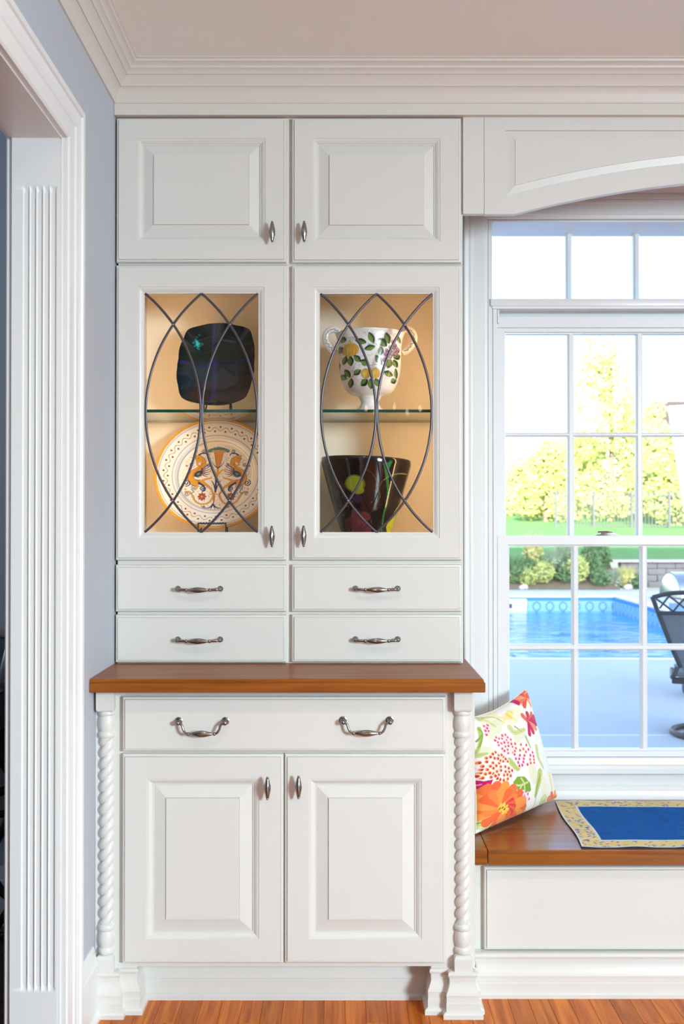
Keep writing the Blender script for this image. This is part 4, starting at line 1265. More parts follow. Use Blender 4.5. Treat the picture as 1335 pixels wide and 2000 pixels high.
# ================================================================== cushion
A0, A1 = np.array([0.392, 3.020, bz1 + 0.006]), np.array([0.700, 3.352, bz1 + 0.022])
B0, B1 = np.array([0.375, 3.165, 0.728]), np.array([0.604, 3.372, 0.790])
NS, NT = 330, 330
s1 = np.linspace(0, 1, NS)
s2 = np.linspace(0, 1, NT)
Tq, Sq = np.meshgrid(s2, s1, indexing='ij')
def cushion_pts(S, T, side):
    # pinch the sides inward between the corners
    px = 0.06 * np.sin(PI * T) * (1 - 2 * S)
    py = 0.05 * np.sin(PI * S) * np.where(T < 0.5, 0.1, 1.0) * (1 - 2 * T)
    s, t = S + px, T + py
    base = (1 - t)[..., None] * ((1 - s)[..., None] * A0 + s[..., None] * A1) + t[..., None] * ((1 - s)[..., None] * B0 + s[..., None] * B1)
    nr = np.array([0.68, -0.70, 0.22])
    nr = nr / np.linalg.norm(nr)
    f = (np.clip(4 * S * (1 - S), 0, 1) * np.clip(4 * T * (1 - T), 0, 1)) ** 0.42
    f = f * (1 + 0.28 * (0.55 - T))
    wr = 0.0030 * np.sin(16 * S + 9 * T) * np.sin(PI * S) * (1 - T) + 0.004 * np.sin(9 * S - 22 * T) * np.exp(-((S - 0.9) ** 2 + (T - 0.85) ** 2) * 18)
    th = (0.070 * f + wr * f) if side > 0 else -0.050 * f
    return base + th[..., None] * nr
front = cushion_pts(Sq, Tq, 1).reshape(-1, 3)
def cushion_fit():
    """smooth relation between the cushion's own coordinates and where its print sits on the photographed face"""
    ct, sn = math.cos(TILT), math.sin(TILT)
    dx, dy, dz = front[:, 0], front[:, 1], front[:, 2] - ZC
    dep = dy * ct + dz * sn
    uu = (667.5 + F * dx / dep - 1000) / 100
    vv = (1000 - F * (dz * ct - dy * sn) / dep - 1480) / 100
    A = np.stack([uu ** i * vv ** j for i in range(4) for j in range(4 - i)], -1)
    return np.linalg.lstsq(A, np.stack([Sq.ravel(), Tq.ravel()], -1), rcond=None)[0]
CF = cushion_fit()
def st(u, v):
    a, b = (u - 1000) / 100, (v - 1480) / 100
    return np.array([a ** i * b ** j for i in range(4) for j in range(4 - i)]) @ CF
PU = lambda u, v: tuple(st(920 + u / 6.667, 1340 + v / 6.667))
pt = Paint(Sq.ravel(), Tq.ravel(), (242, 238, 228), 0.004)
K = 1.0 / 1130.0
def L_(pts): return [PU(*p) for p in pts]
YG, YG2, GRN, CRE, PNK, MAG, ORG, OR2, YLW = (184, 192, 104), (208, 210, 146), (126, 162, 50), (238, 228, 178), (240, 172, 180), (196, 28, 104), (236, 104, 58), (244, 148, 72), (246, 206, 92)
# pale leaves, wash
for p, w, c in (([(80, 430), (180, 450), (300, 520)], 60, YG2), ([(70, 560), (100, 700), (90, 900)], 50, YG), ([(60, 720), (110, 640)], 20, (120, 150, 70)), ([(140, 420), (300, 400), (430, 470)], 24, YG),
                ([(500, 540), (560, 600), (680, 560)], 80, YG2), ([(560, 520), (650, 590)], 18, GRN), ([(700, 660), (760, 800)], 40, YG), ([(840, 800), (860, 930), (920, 1060)], 70, YG2), ([(880, 1130), (860, 1300), (840, 1420)], 90, YG),
                ([(880, 1160), (850, 1350), (830, 1620)], 14, (120, 150, 60)), ([(940, 1480), (960, 1640)], 110, YG2), ([(1000, 1150), (1030, 1350)], 60, (250, 228, 150)), ([(500, 980), (600, 1080), (640, 1060)], 70, YG),
                ([(100, 900), (200, 880)], 50, YG), ([(110, 1700), (280, 1780)], 170, YG), ([(70, 1820), (200, 1850)], 90, YG2), ([(620, 1640), (760, 1700)], 90, YG), ([(700, 1760), (850, 1640)], 50, CRE)):
    pt.stroke(smooth_path(L_(p)), w * K, c, 0.95, w * K * 0.5)
    pt.stroke(smooth_path(L_(p)), 5 * K, (150, 164, 80), 0.7)
for p in ([(80, 1680), (180, 1720), (300, 1780)], [(100, 1800), (200, 1740)], [(160, 1850), (240, 1720)], [(660, 1680), (740, 1620)], [(60, 560), (120, 640), (70, 940)]):
    pt.stroke(smooth_path(L_(p)), 16 * K, GRN, 0.9)
for p in ([(540, 1250), (600, 1180), (700, 1180), (770, 1260), (780, 1350), (740, 1390), (640, 1370), (560, 1330)],):
    pt.poly(L_(p), GRN)
for p in ([(560, 1290), (640, 1290), (740, 1250)], [(620, 1350), (660, 1280)], [(690, 1380), (690, 1270), (650, 1200)]):
    pt.stroke(smooth_path(L_(p)), 20 * K, YG2)
for u, v, a, b, r, c in ((300, 560, 150, 70, 0.5, YG2), (620, 640, 120, 60, 0.3, YG2), (800, 1120, 60, 130, 0.1, YG2), (250, 420, 170, 40, 0.2, CRE), (560, 380, 170, 60, 0.2, (250, 232, 180)), (160, 860, 90, 60, 0, YG2), (930, 1300, 50, 150, 0.1, CRE)):
    pt.ell(*PU(u, v), a * K, b * K, r, c, 0.45)
# yellow lily
for p in ([(480, 360), (430, 440), (400, 500)], [(500, 380), (570, 430), (600, 470)], [(520, 320), (460, 370)], [(540, 330), (500, 420)], [(480, 400), (380, 400), (300, 350)]):
    pt.stroke(smooth_path(L_(p)), 46 * K, (250, 222, 150), 0.8, 16 * K)
pt.stroke(L_([(480, 360), (520, 400)]), 40 * K, YLW, 0.9)
for u, v in ((530, 330), (500, 320)): pt.ell(*PU(u, v), 18 * K, 14 * K, 0, (226, 226, 120))
# dotted hydrangea heads
rs = random.Random(3)
def hyd(poly_pts, n, fill, dots):
    xs = [p[0] for p in poly_pts]; ys = [p[1] for p in poly_pts]
    pt.poly(L_(poly_pts), fill, 0.55)
    k = 0
    placed = []
    while k < n * 12 and len(placed) < n:
        k += 1
        u, v = rs.uniform(min(xs), max(xs)), rs.uniform(min(ys), max(ys))
        ins = False
        for i in range(len(poly_pts)):
            a, b = poly_pts[i - 1], poly_pts[i]
            if (a[1] > v) != (b[1] > v) and u < (b[0] - a[0]) * (v - a[1]) / (b[1] - a[1]) + a[0]: ins = not ins
        if not ins or any((u - a) ** 2 + (v - b) ** 2 < 38 ** 2 for a, b in placed): continue
        placed.append((u, v))
        s, t = PU(u, v)
        pt.ell(s, t, 26 * K, 24 * K, 0, (250, 236, 234), 0.8)
        c0, c1 = rs.choice(dots)
        pt.ell(s, t, 17 * K, 18 * K, 0.4, c0); pt.ell(s + 4 * K, t - 4 * K, 9 * K, 10 * K, 0, c1)
hyd([(280, 680), (420, 620), (520, 680), (560, 880), (480, 900), (340, 800)], 34, (248, 206, 212), [((240, 140, 130), (200, 40, 90)), ((246, 170, 170), (206, 60, 110))])
hyd([(560, 740), (700, 760), (800, 880), (830, 1040), (640, 1060), (560, 900)], 32, (250, 226, 222), [((240, 150, 110), (200, 60, 70)), ((236, 120, 140), (190, 40, 90))])
hyd([(60, 1000), (200, 930), (330, 850), (460, 960), (560, 1160), (540, 1240), (300, 1210), (80, 1190)], 54, (250, 222, 216), [((242, 130, 60), (176, 44, 60)), ((240, 150, 80), (200, 50, 60))])
hyd([(640, 1380), (740, 1380), (760, 1480), (640, 1600), (610, 1480)], 14, (246, 180, 200), [((240, 160, 190), (206, 60, 130))])
hyd([(120, 510), (200, 510), (210, 660), (150, 640)], 7, (246, 196, 200), [((240, 150, 160), (206, 50, 90))])
# red-pink blossom
def petals(cx, cy, n, r0, r1, w, cols, a0=0, sx=1.0, sy=1.0, arc=6.2832):
    for j in range(n):
        a = a0 + arc * j / n
        p0 = (cx + r0 * math.cos(a) * sx, cy + r0 * math.sin(a) * sy)
        p1 = (cx + r1 * math.cos(a) * sx, cy + r1 * math.sin(a) * sy)
        pt.stroke(L_([p0, p1]), w * K * 0.7, cols[j % len(cols)], 1, w * K)
        pt.stroke(L_([((p0[0] + p1[0]) / 2, (p0[1] + p1[1]) / 2), (cx + (r1 + w * 0.55) * math.cos(a) * sx, cy + (r1 + w * 0.55) * math.sin(a) * sy)]), w * K * 0.8, cols[j % len(cols)], 1, 3 * K)
petals(720, 470, 4, 20, 110, 60, [(226, 110, 96), (206, 60, 92)], a0=-2.2, arc=2.0)
petals(720, 470, 5, 20, 120, 66, [(210, 52, 96), (200, 40, 90), (238, 150, 120)], a0=-0.35, arc=2.1, sy=1.25)
# magenta bloom at left
pt.poly(L_([(58, 1170), (130, 1200), (200, 1230), (290, 1210), (250, 1330), (200, 1390), (120, 1390), (70, 1440), (40, 1560), (40, 1180)]), MAG)
for p in ([(80, 1240), (120, 1290), (180, 1270)], [(120, 1330), (160, 1280)], [(190, 1340), (230, 1270)], [(70, 1320), (120, 1370)], [(150, 1370), (200, 1330)]):
    pt.stroke(smooth_path(L_(p)), 12 * K, (240, 150, 180))
# orange dahlia
petals(380, 1570, 17, 60, 290, 110, [ORG, OR2, (238, 116, 60)], a0=0.1, sy=0.92)
petals(390, 1560, 13, 40, 200, 90, [OR2, ORG, (240, 130, 66)], a0=0.3, sy=0.92)
petals(410, 1560, 6, 10, 130, 60, [(222, 60, 80), ORG], a0=-0.6, arc=2.0)
petals(400, 1590, 8, 5, 60, 30, [YLW, (248, 190, 70)], a0=0.2)
for u, v in ((385, 1580), (410, 1600), (345, 1590)): pt.ell(*PU(u, v), 12 * K, 9 * K, 0.5, (150, 70, 30))
# corner blooms
petals(700, 150, 9, 10, 110, 60, [(240, 120, 90), (246, 160, 120), (230, 90, 80)], a0=0.4)
pt.poly(L_([(560, 200), (600, 170), (640, 210), (620, 250)]), MAG)
petals(1060, 1480, 8, 10, 90, 56, [(244, 150, 100), (240, 120, 84)], a0=0.2, sx=0.7)
cu = empty('cushion', (0.54, 3.2, bz1), 'white floral cushion with orange and pink blooms leaning in the bench corner', 'cushion')
painted_grid('cover', front, NS, NT, pt, M['fabric'], cu, closed_u=False)
n2 = 60
Tb, Sb = np.meshgrid(np.linspace(0, 1, n2), np.linspace(0, 1, n2)[::-1], indexing='ij')
pb = Paint(Sb.ravel(), Tb.ravel(), (244, 236, 224), 0.01)
for k in range(30):
    pb.ell(rs.random(), rs.random(), 0.07, 0.05, rs.random() * 3, rs.choice((ORG, PNK, YG, YG2, MAG)), 0.8)
painted_grid('cover_back', cushion_pts(Sb, Tb, -1).reshape(-1, 3), n2, n2, pb, M['fabric'], cu, closed_u=False)
edge = [(s, 0) for s in np.linspace(0, 1, 40)] + [(1, t) for t in np.linspace(0, 1, 40)[1:]] + [(s, 1) for s in np.linspace(1, 0, 40)[1:]] + [(0, t) for t in np.linspace(1, 0, 40)[1:-1]]
ep = cushion_pts(np.array([e[0] for e in edge]), np.array([e[1] for e in edge]), 1)
M['seamc'] = mat('seam_cloth', srgb(240, 226, 200), 0.9, noise=0.05)
build(MB().tube([tuple(p) for p in ep], 0.0022, 6, closed=True, nrm=(0.68, -0.7, 0.2)), 'seam', 'seamc', cu, 60)

# ================================================================== table mat on the bench
MX0, MX1, MY0, MY1 = PX(1134, 2.897), 1.62, 2.897, 3.372
NS, NT = 420, 190
Tq, Sq = np.meshgrid(np.linspace(0, 1, NT), np.linspace(0, 1, NS), indexing='ij')
mw, mh = MX1 - MX0, MY1 - MY0
Xs = Sq * mw
Ys = Tq * mh
xl_ = 0.0 + 0.022 * Tq + 0.004 * np.sin(7 * Tq)            # left edge drifts a little
XX = MX0 + xl_ * (1 - Sq) + Xs
YY = MY0 + Ys + 0.004 * np.sin(9 * Sq + 1) * (Tq > 0.5) * (Tq - 0.5) * 2
ed = np.minimum(np.minimum(Xs, mw - Xs), np.minimum(Ys, mh - Ys))
lift = 0.0045 + 0.0022 * np.sin(Xs * 38 + 2) * np.sin(Ys * 19 + 1) * np.exp(-ed / 0.05) + 0.003 * np.exp(-((Xs) ** 2 + (Ys - mh * 0.35) ** 2) / 0.006)
lift = np.maximum(lift, 0.0035)
pt = Paint(Xs.ravel(), Ys.ravel(), (0, 98, 178), 0.0025)
for k in range(90):
    pt.ell(rs.uniform(0.06, mw), rs.uniform(0.06, mh - 0.06), rs.uniform(0.01, 0.03), rs.uniform(0.006, 0.015), rs.random() * 3, rs.choice(((14, 116, 196), (0, 84, 160), (6, 106, 186))), 0.5)
E = ed.ravel()
wv = np.sin((Ys - 0.22 * Xs).ravel() * 2 * PI / 0.0125)
pt.put(np.clip(wv - 0.1, 0, 1) * 0.8, (0, 50, 112))
pt.put((E < 0.066) * 1.0, (226, 230, 226))
pt.put((E < 0.060) * 1.0, (238, 214, 146))
n_ = 0
while n_ < 620:
    x, y = rs.uniform(0, mw), rs.uniform(0, mh)
    e = min(x, mw - x, y, mh - y)
    if e > 0.056 or e < 0.006: continue
    n_ += 1
    c_ = rs.choice(((84, 110, 190), (110, 132, 200), (202, 206, 120), (244, 226, 170), (240, 196, 150), (84, 110, 190)))
    pt.ell(x, y, rs.uniform(0.004, 0.009), rs.uniform(0.002, 0.004), rs.random() * 3, c_, 0.9)
pt.put((E < 0.0055) * 1.0, (226, 230, 228))
top_ = np.stack([XX.ravel(), YY.ravel(), (bz1 + lift).ravel()], -1)
mt_ = empty('table_mat', (1.2, 3.13, bz1), 'blue quilted mat with yellow floral border lying on the bench', 'mat')
painted_grid('quilted_cloth', top_, NS, NT, pt, M['quilt'], mt_, closed_u=False)
M['backing'] = mat('dark_backing', srgb(40, 40, 52), 0.9, noise=0.05)
rim = [(0, k) for k in range(NT)] + [(k, NT - 1) for k in range(1, NS)] + [(NS - 1, k) for k in range(NT - 2, -1, -1)] + [(k, 0) for k in range(NS - 2, 0, -1)]
G = top_.reshape(NT, NS, 3)
rp = [G[b, a] for a, b in rim]
build(MB().loft([[(p[0], p[1], p[2] - 0.0002) for p in rp], [(p[0], p[1], bz1 + 0.0003) for p in rp]], True, False, True), 'backing', 'backing', mt_, None)
# ================================================================== lamps of the room (above and behind the viewer)
for i, (lx, ly) in enumerate(((-0.1, 1.35), (1.35, 1.35), (0.6, -0.9), (2.4, -0.9))):
    dl = empty('ceiling_light', (lx, ly, ZT), 'round recessed ceiling downlight with white trim ring', 'light', 'recessed ceiling lights')
    build(MB().lathe([(0.058, -0.001), (0.082, -0.001), (0.084, -0.005), (0.078, -0.009), (0.060, -0.006)], (lx, ly, ZT), 40), 'trim_ring', 'trim', dl)
    build(MB().lathe([(0.0, -0.003), (0.059, -0.003), (0.059, -0.001), (0.0, -0.001)], (lx, ly, ZT), 40), 'lens', 'ceillens', dl)
    add_light('downlight', 'AREA', 6.8, (1.0, 0.84, 0.66), (lx, ly, ZT - 0.012), (0, 0, -1), shape='DISK', size=0.11, spread=math.radians(150))
ch = empty('chandelier', (0.36, -1.2, ZT), 'small dark metal chandelier with candle bulbs hanging behind the viewer', 'chandelier')
build(MB().lathe([(0, 0), (0.06, 0), (0.06, -0.012), (0.02, -0.03), (0.006, -0.035), (0.006, -0.62), (0.02, -0.64), (0.03, -0.68), (0.015, -0.72), (0, -0.74)], (0.36, -1.2, ZT), 20), 'stem', 'iron', ch)
for k in range(5):
    a = 2 * PI * k / 5 + 0.3
    ca, sa = math.cos(a), math.sin(a)
    q = MB().tube(smooth_path([(0.36 + r * ca, -1.2 + r * sa, ZT - z) for r, z in ((0.02, 0.67), (0.08, 0.74), (0.16, 0.73), (0.20, 0.66), (0.20, 0.62))], 5), 0.006, 8, nrm=(-sa, ca, 0))
    q.lathe([(0.03, 0), (0.035, 0.006), (0.012, 0.01), (0.012, 0.06), (0, 0.062)], (0.36 + 0.20 * ca, -1.2 + 0.20 * sa, ZT - 0.63), 14)
    arm = build(q, 'arm', 'iron', ch)
    build(MB().lathe([(0.004, 0), (0.012, 0.012), (0.011, 0.025), (0.004, 0.045), (0.0, 0.052)], (0.36 + 0.20 * ca, -1.2 + 0.20 * sa, ZT - 0.568), 12), 'candle_bulb', 'bulb', arm)

# ================================================================== the dim room beyond the opening
struct(boxo('floor_adjoining', -9, XL - TH, YR, YW, -0.12, 0, 'darkfloor'), 'dark wooden floor of the dim adjoining room', 'floor')
struct(boxo('ceiling_adjoining', -9, XL - TH, YR, YW, ZT, ZT + 0.12, 'ceil'), 'ceiling of the dim adjoining room', 'ceiling')
struct(boxo('wall_adjoining', -3.7, -3.6, YR, YW, 0, ZT, 'wall'), 'side wall of the dim adjoining room', 'wall')
struct(build(MB().sweep([(-3.6, YW), (XL - TH, YW)], bl, lambda a, b, h: (a, b, h)), 'baseboard_adjoining', 'trim'), 'white baseboard in the dim adjoining room', 'baseboard')
ct_ = empty('console_table', (-1.55, 3.15, 0), 'black console table with scrolled iron legs in the dim adjoining room', 'table')
tz = PZ(1347, 3.05)
rg = lambda i, z: [(-2.1 + i, 2.93 + i, z), (-1.0 - i, 2.93 + i, z), (-1.0 - i, 3.36 - i, z), (-2.1 + i, 3.36 - i, z)]
build(MB().loft([rg(0.10, tz - 0.165), rg(0.03, tz - 0.13), rg(0.0, tz - 0.04), rg(0.0, tz)], True, True, True), 'table_top', 'black', ct_)
for sx in (-2.0, -1.085):
    for sy in (3.0, 3.3):
        s = 1 if sx > -1.5 else -1
        prof = [(0.0, 0.66), (0.03, 0.62), (0.015, 0.57), (-0.03, 0.585), (-0.02, 0.62)]
        leg = MB()
        leg.tube(smooth_path([(sx, sy, tz - 0.15), (sx - s * 0.01, sy, 0.60), (sx + s * 0.02, sy, 0.50), (sx - s * 0.03, sy, 0.47), (sx - s * 0.035, sy, 0.54), (sx - s * 0.005, sy, 0.57)], 6), 0.014, 10)
        leg.tube(smooth_path([(sx + s * 0.02, sy, 0.50), (sx + s * 0.01, sy, 0.38), (sx - s * 0.05, sy, 0.26), (sx - s * 0.02, sy, 0.17), (sx + s * 0.02, sy, 0.12), (sx - s * 0.01, sy, 0.06), (sx - s * 0.045, sy, 0.09), (sx - s * 0.03, sy, 0.13)], 6), 0.014, 10)
        leg.tube(smooth_path([(sx - s * 0.01, sy, 0.06), (sx - s * 0.03, sy, 0.015), (sx + s * 0.03, sy, 0.012)], 5), 0.013, 10)
        build(leg, 'leg', 'iron', ct_, 60)
build(MB().tube([(-2.0, 3.0, 0.40), (-1.085, 3.0, 0.40)], 0.012, 10).tube([(-2.0, 3.3, 0.40), (-1.085, 3.3, 0.40)], 0.012, 10), 'stretcher', 'iron', ct_)
pf = empty('picture_frame', (-1.16, 3.10, tz), 'tilted silver picture frame standing on the black console table', 'picture frame')
q = MB()
tl = Matrix.Rotation(math.radians(10), 4, 'Y') @ Matrix.Rotation(math.radians(-12), 4, 'X')
def tb(x0, x1, y0, y1, z0, z1, nm, m_):
    k = MB().box(x0, x1, y0, y1, z0, z1, bev=0.003)
    k.v = [tuple(tl @ Vector(p) + Vector((-1.19, 3.12, tz + 0.035))) for p in k.v]
    return build(k, nm, m_, pf)
tb(-0.17, 0.17, 0.0, 0.012, 0.0, 0.16, 'backing_board', 'black')
for a in ((-0.17, -0.145, 0, 0.16), (0.145, 0.17, 0, 0.16), (-0.145, 0.145, 0, 0.025), (-0.145, 0.145, 0.135, 0.16)):
    tb(a[0], a[1], -0.012, 0.0, a[2], a[3], 'frame_bar', 'silver')
M['mirrorish'] = mat('dark_picture', (0.10, 0.15, 0.18), 0.1, noise=0.6, scale=20)
tb(-0.145, 0.145, -0.004, 0.0, 0.025, 0.135, 'picture', 'mirrorish')
for a_, b_ in ((-1.25, -1.22), (-1.08, -1.12)):
    build(MB().tube([(a_, 3.15, tz + 0.002), (b_, 3.17, tz + 0.09)], 0.004, 8), 'support', 'silver', pf)

# ================================================================== outside
GZ = -0.20
M['concrete'] = mat('patio_concrete', (0.56, 0.61, 0.62), 0.85, noise=0.06, scale=1.5, bump=0.1)
M['coping'] = mat('pool_coping', (0.80, 0.79, 0.76), 0.7, noise=0.03, scale=3)
M['grass'] = mat('lawn_grass', (0.10, 0.26, 0.06), 0.95, noise=0.25, scale=3.0, bump=0.4)
M['soil'] = mat('bed_soil', (0.16, 0.13, 0.09), 0.95, noise=0.3, scale=6)
M['stonewall'] = mat('wall_stone', (0.22, 0.22, 0.23), 0.9, noise=0.25, scale=8)
M['leafA'] = mat('leaf_bright', (0.46, 0.54, 0.17), 0.7, noise=0.25, scale=0.6)
M['leafB'] = mat('leaf_yellow', (0.58, 0.58, 0.22), 0.7, noise=0.2, scale=0.6)
M['leafC'] = mat('leaf_deep', (0.13, 0.25, 0.09), 0.7, noise=0.25, scale=2)
M['leafD'] = mat('leaf_grey', (0.30, 0.40, 0.26), 0.7, noise=0.2, scale=2)
M['bark'] = mat('bark', (0.17, 0.13, 0.10), 0.9, noise=0.3, scale=10)
M['bronze'] = mat('bronze_metal', (0.045, 0.047, 0.05), 0.45, metal=0.3, noise=0.1)
M['sling'] = mat('sling_mesh', (0.17, 0.19, 0.21), 0.8, noise=0.12, scale=200)
M['steel'] = mat('grill_steel', (0.60, 0.62, 0.65), 0.22, metal=0.9, noise=0.05)
M['white'] = mat('white_plastic', (0.82, 0.82, 0.82), 0.4, noise=0.02)
M['rock'] = mat('pale_rock', (0.55, 0.54, 0.52), 0.9, noise=0.2, scale=9)
M['fence'] = mat('fence_metal', (0.05, 0.06, 0.07), 0.5, noise=0.1)
PYN, PYF, PXL, PXR = 11.5, 20.95, -6.0, 5.55
patio = empty('patio', (0, 8, GZ), 'pale concrete patio around the pool', 'patio', None, 'structure')
for (a, b, c, d) in ((-12, 14, 3.6, 7.37), (-12, 14, 7.43, PYN), (PXR, 14, PYN + 0.01, PYF), (-12, PXL, PYN + 0.01, PYF), (-12, 14, PYF + 0.01, 23.0)):
    boxo('slab', a, b, c, d, GZ - 0.12, GZ, 'concrete', patio, 0.006)
boxo('joint_strip', -12, 14, 7.372, 7.428, GZ - 0.12, GZ - 0.001, 'coping', patio)
# pool
pool = empty('swimming_pool', (0, 16, GZ - 0.5), 'in ground swimming pool with blue water and patterned liner', 'pool')
WZ = GZ - 0.30
m, nt, b_ = new_mat('pool_water')
b_.inputs['Base Color'].default_value = (0.005, 0.24, 0.60, 1)
b_.inputs['Roughness'].default_value = 0.04; b_.inputs['Specular IOR Level'].default_value = 0.12
tc = nt.nodes.new('ShaderNodeTexCoord')
mp = nt.nodes.new('ShaderNodeMapping'); mp.inputs['Scale'].default_value = (0.7, 1.6, 1)
nz = nt.nodes.new('ShaderNodeTexNoise'); nz.inputs['Scale'].default_value = 1.6; nz.inputs['Detail'].default_value = 3; nz.inputs['Distortion'].default_value = 0.6
bpn = nt.nodes.new('ShaderNodeBump'); bpn.inputs['Strength'].default_value = 0.8; bpn.inputs['Distance'].default_value = 0.06
nt.links.new(tc.outputs['Object'], mp.inputs[0]); nt.links.new(mp.outputs[0], nz.inputs['Vector']); nt.links.new(nz.outputs['Fac'], bpn.inputs['Height']); nt.links.new(bpn.outputs[0], b_.inputs['Normal'])
M['water'] = m
boxo('water', PXL + 0.02, PXR - 0.02, PYN + 0.02, PYF - 0.02, WZ - 0.3, WZ, 'water', pool)
# liner with a printed row of ovals
m, nt, b_ = new_mat('pool_liner')
tc = nt.nodes.new('ShaderNodeTexCoord')
sx_ = nt.nodes.new('ShaderNodeSeparateXYZ')
nt.links.new(tc.outputs['Object'], sx_.inputs[0])
def mth(op, a, b=None):
    n = nt.nodes.new('ShaderNodeMath'); n.operation = op
    for i, q in enumerate((a, b)):
        if q is None: continue
        if isinstance(q, (int, float)): n.inputs[i].default_value = q
        else: nt.links.new(q, n.inputs[i])
    return n.outputs[0]
along = mth('ADD', sx_.outputs['X'], sx_.outputs['Y'])
ph = mth('SUBTRACT', mth('FRACT', mth('DIVIDE', along, 0.27)), 0.5)
hx = mth('MULTIPLY', ph, 0.27)
hz = mth('SUBTRACT', sx_.outputs['Z'], 0.42)
rr_ = mth('SQRT', mth('ADD', mth('MULTIPLY', mth('MULTIPLY', hx, hx), 1.35), mth('MULTIPLY', hz, hz)))
ringm = mth('MULTIPLY', mth('GREATER_THAN', rr_, 0.072), mth('LESS_THAN', rr_, 0.10))
topb = mth('GREATER_THAN', sx_.outputs['Z'], 0.535)
m1 = nt.nodes.new('ShaderNodeMix'); m1.data_type = 'RGBA'
m1.inputs[6].default_value = (0.22, 0.50, 0.72, 1); m1.inputs[7].default_value = (0.07, 0.20, 0.36, 1)
nt.links.new(ringm, m1.inputs[0])
m2 = nt.nodes.new('ShaderNodeMix'); m2.data_type = 'RGBA'
nt.links.new(m1.outputs[2], m2.inputs[6]); m2.inputs[7].default_value = (0.03, 0.22, 0.55, 1)
nt.links.new(topb, m2.inputs[0]); nt.links.new(m2.outputs[2], b_.inputs['Base Color'])
M['liner'] = m
LZ = GZ - 0.62
for a in ((PXL, PXR, PYF - 0.02, PYF + 0.005), (PXR - 0.02, PXR + 0.005, PYN, PYF), (PXL, PXR, PYN - 0.005, PYN + 0.015), (PXL - 0.005, PXL + 0.02, PYN, PYF)):
    boxo('liner_wall', a[0], a[1], a[2], a[3], LZ, GZ - 0.015, 'liner', pool)
q = MB()
for a in ((PXL - 0.3, PXR + 0.3, PYF, PYF + 0.32), (PXR, PXR + 0.3, PYN, PYF), (PXL - 0.3, PXR + 0.3, PYN - 0.06, PYN)):
    q.box(a[0], a[1], a[2], a[3], GZ - 0.02, GZ + 0.012, bev=0.008)
build(q, 'coping', 'coping', pool)
sk = PX(1027, PYF)
b2 = MB().box(sk - 0.72, sk, PYF - 0.06, PYF - 0.02, WZ - 0.02, GZ - 0.045, bev=0.01)
s_ = build(b2, 'skimmer', 'white', pool)
boxo('skimmer_mouth', sk - 0.62, sk - 0.30, PYF - 0.075, PYF - 0.058, WZ + 0.07, WZ + 0.16, 'fence', s_)

# rising lawn, planting bed
mb = MB()
NX, NY = 30, 40
def lawn_z(x, y):
    t = max(0, y - 24.0)
    return 0.39 + 0.056 * t - 0.0003 * t * t * (t < 90) + 0.05 * math.sin(x * 0.3) * min(1, t / 10)
ys = [24.0 + 66.0 * (j / NY) ** 1.5 for j in range(NY + 1)]
xs = [-30 + 90 * i / NX for i in range(NX + 1)]
mb.add([(x, y, lawn_z(x, y)) for y in ys for x in xs], [(j * (NX + 1) + i, j * (NX + 1) + i + 1, (j + 1) * (NX + 1) + i + 1, (j + 1) * (NX + 1) + i) for j in range(NY) for i in range(NX)])
lawn = tag(build(mb, 'lawn', 'grass', recalc=False), 'green lawn rising behind the pool', 'lawn', None, 'structure')
mb = MB().add([(-30, 23.0, GZ), (6.25, 23.0, GZ), (6.25, 24.0, 0.40), (-30, 24.0, 0.40), (6.25, 24, GZ)], [(0, 1, 2, 3), (1, 4, 2)])
struct(build(mb, 'planting_bed', 'soil', recalc=False), 'sloped soil bed with plants behind the pool', 'bed')
# retaining wall of stacked blocks
rw = empty('retaining_wall', (8, 23.9, GZ), 'grey stone block retaining wall beside the planted bed', 'wall')
bh, bw = 0.148, 0.42
blk = MB().box(-bw / 2 + 0.006, bw / 2 - 0.006, -0.14, 0.14, 0.004, bh - 0.004, bev=0.012).mesh('stone_block', 'stonewall', 30)
for r in range(4):
    for k in range(11):
        x = 6.25 + bw * (k + 0.5) + (bw / 2 if r % 2 else 0)
        o = link('stone_block', blk, (x, 23.86 - 0.012 * max(0, k - 3) ** 1.4 + rnd.uniform(-0.01, 0.01) + r * 0.01, GZ + r * bh), rw)
q = MB()
for k in range(10):
    x = 6.25 + 0.46 * k
    q = MB().box(x, x + 0.45, 23.66 - 0.012 * max(0, k - 3) ** 1.4, 24.05, GZ + 4 * bh, GZ + 4 * bh + 0.05, bev=0.008)
    build(q, 'cap_stone', 'rock', rw)

# plants of the bed
def blades(q, c, n, h, spread, w, rr, droop=0.35):
    for k in range(n):
        a = rr.random() * 2 * PI
        l = h * rr.uniform(0.55, 1.0)
        o = spread * rr.uniform(0.2, 1)
        b0 = Vector(c) + Vector((math.cos(a), math.sin(a), 0)) * o * 0.25
        tip = Vector(c) + Vector((math.cos(a) * o, math.sin(a) * o, l))
        midp = (b0 + tip) / 2 + Vector((0, 0, droop * l * 0.4))
        sd = Vector((-math.sin(a + rr.uniform(-1, 1)), math.cos(a), 0)) * w
        i = len(q.v)
        q.add([b0 - sd, b0 + sd, midp + sd * 0.8, midp - sd * 0.8, tip], [(0, 1, 2, 3), (3, 2, 4)])
def bush(q, c, n, rx, rz, s, rr, low=0.0):
    for k in range(n):
        d = Vector((rr.gauss(0, 1), rr.gauss(0, 1), rr.gauss(0, 1))).normalized() * rr.uniform(0.45, 1.0) ** 0.6
        p = Vector(c) + Vector((d.x * rx, d.y * rx, d.z * rz))
        a = Vector((rr.gauss(0, 1), rr.gauss(0, 1), rr.gauss(0, 1))).normalized()
        b = a.orthogonal().normalized()
        q.add([p - a * s, p + b * s * 0.5, p + a * s, p - b * s * 0.5], [(0, 1, 2, 3)])
rp_ = random.Random(11)
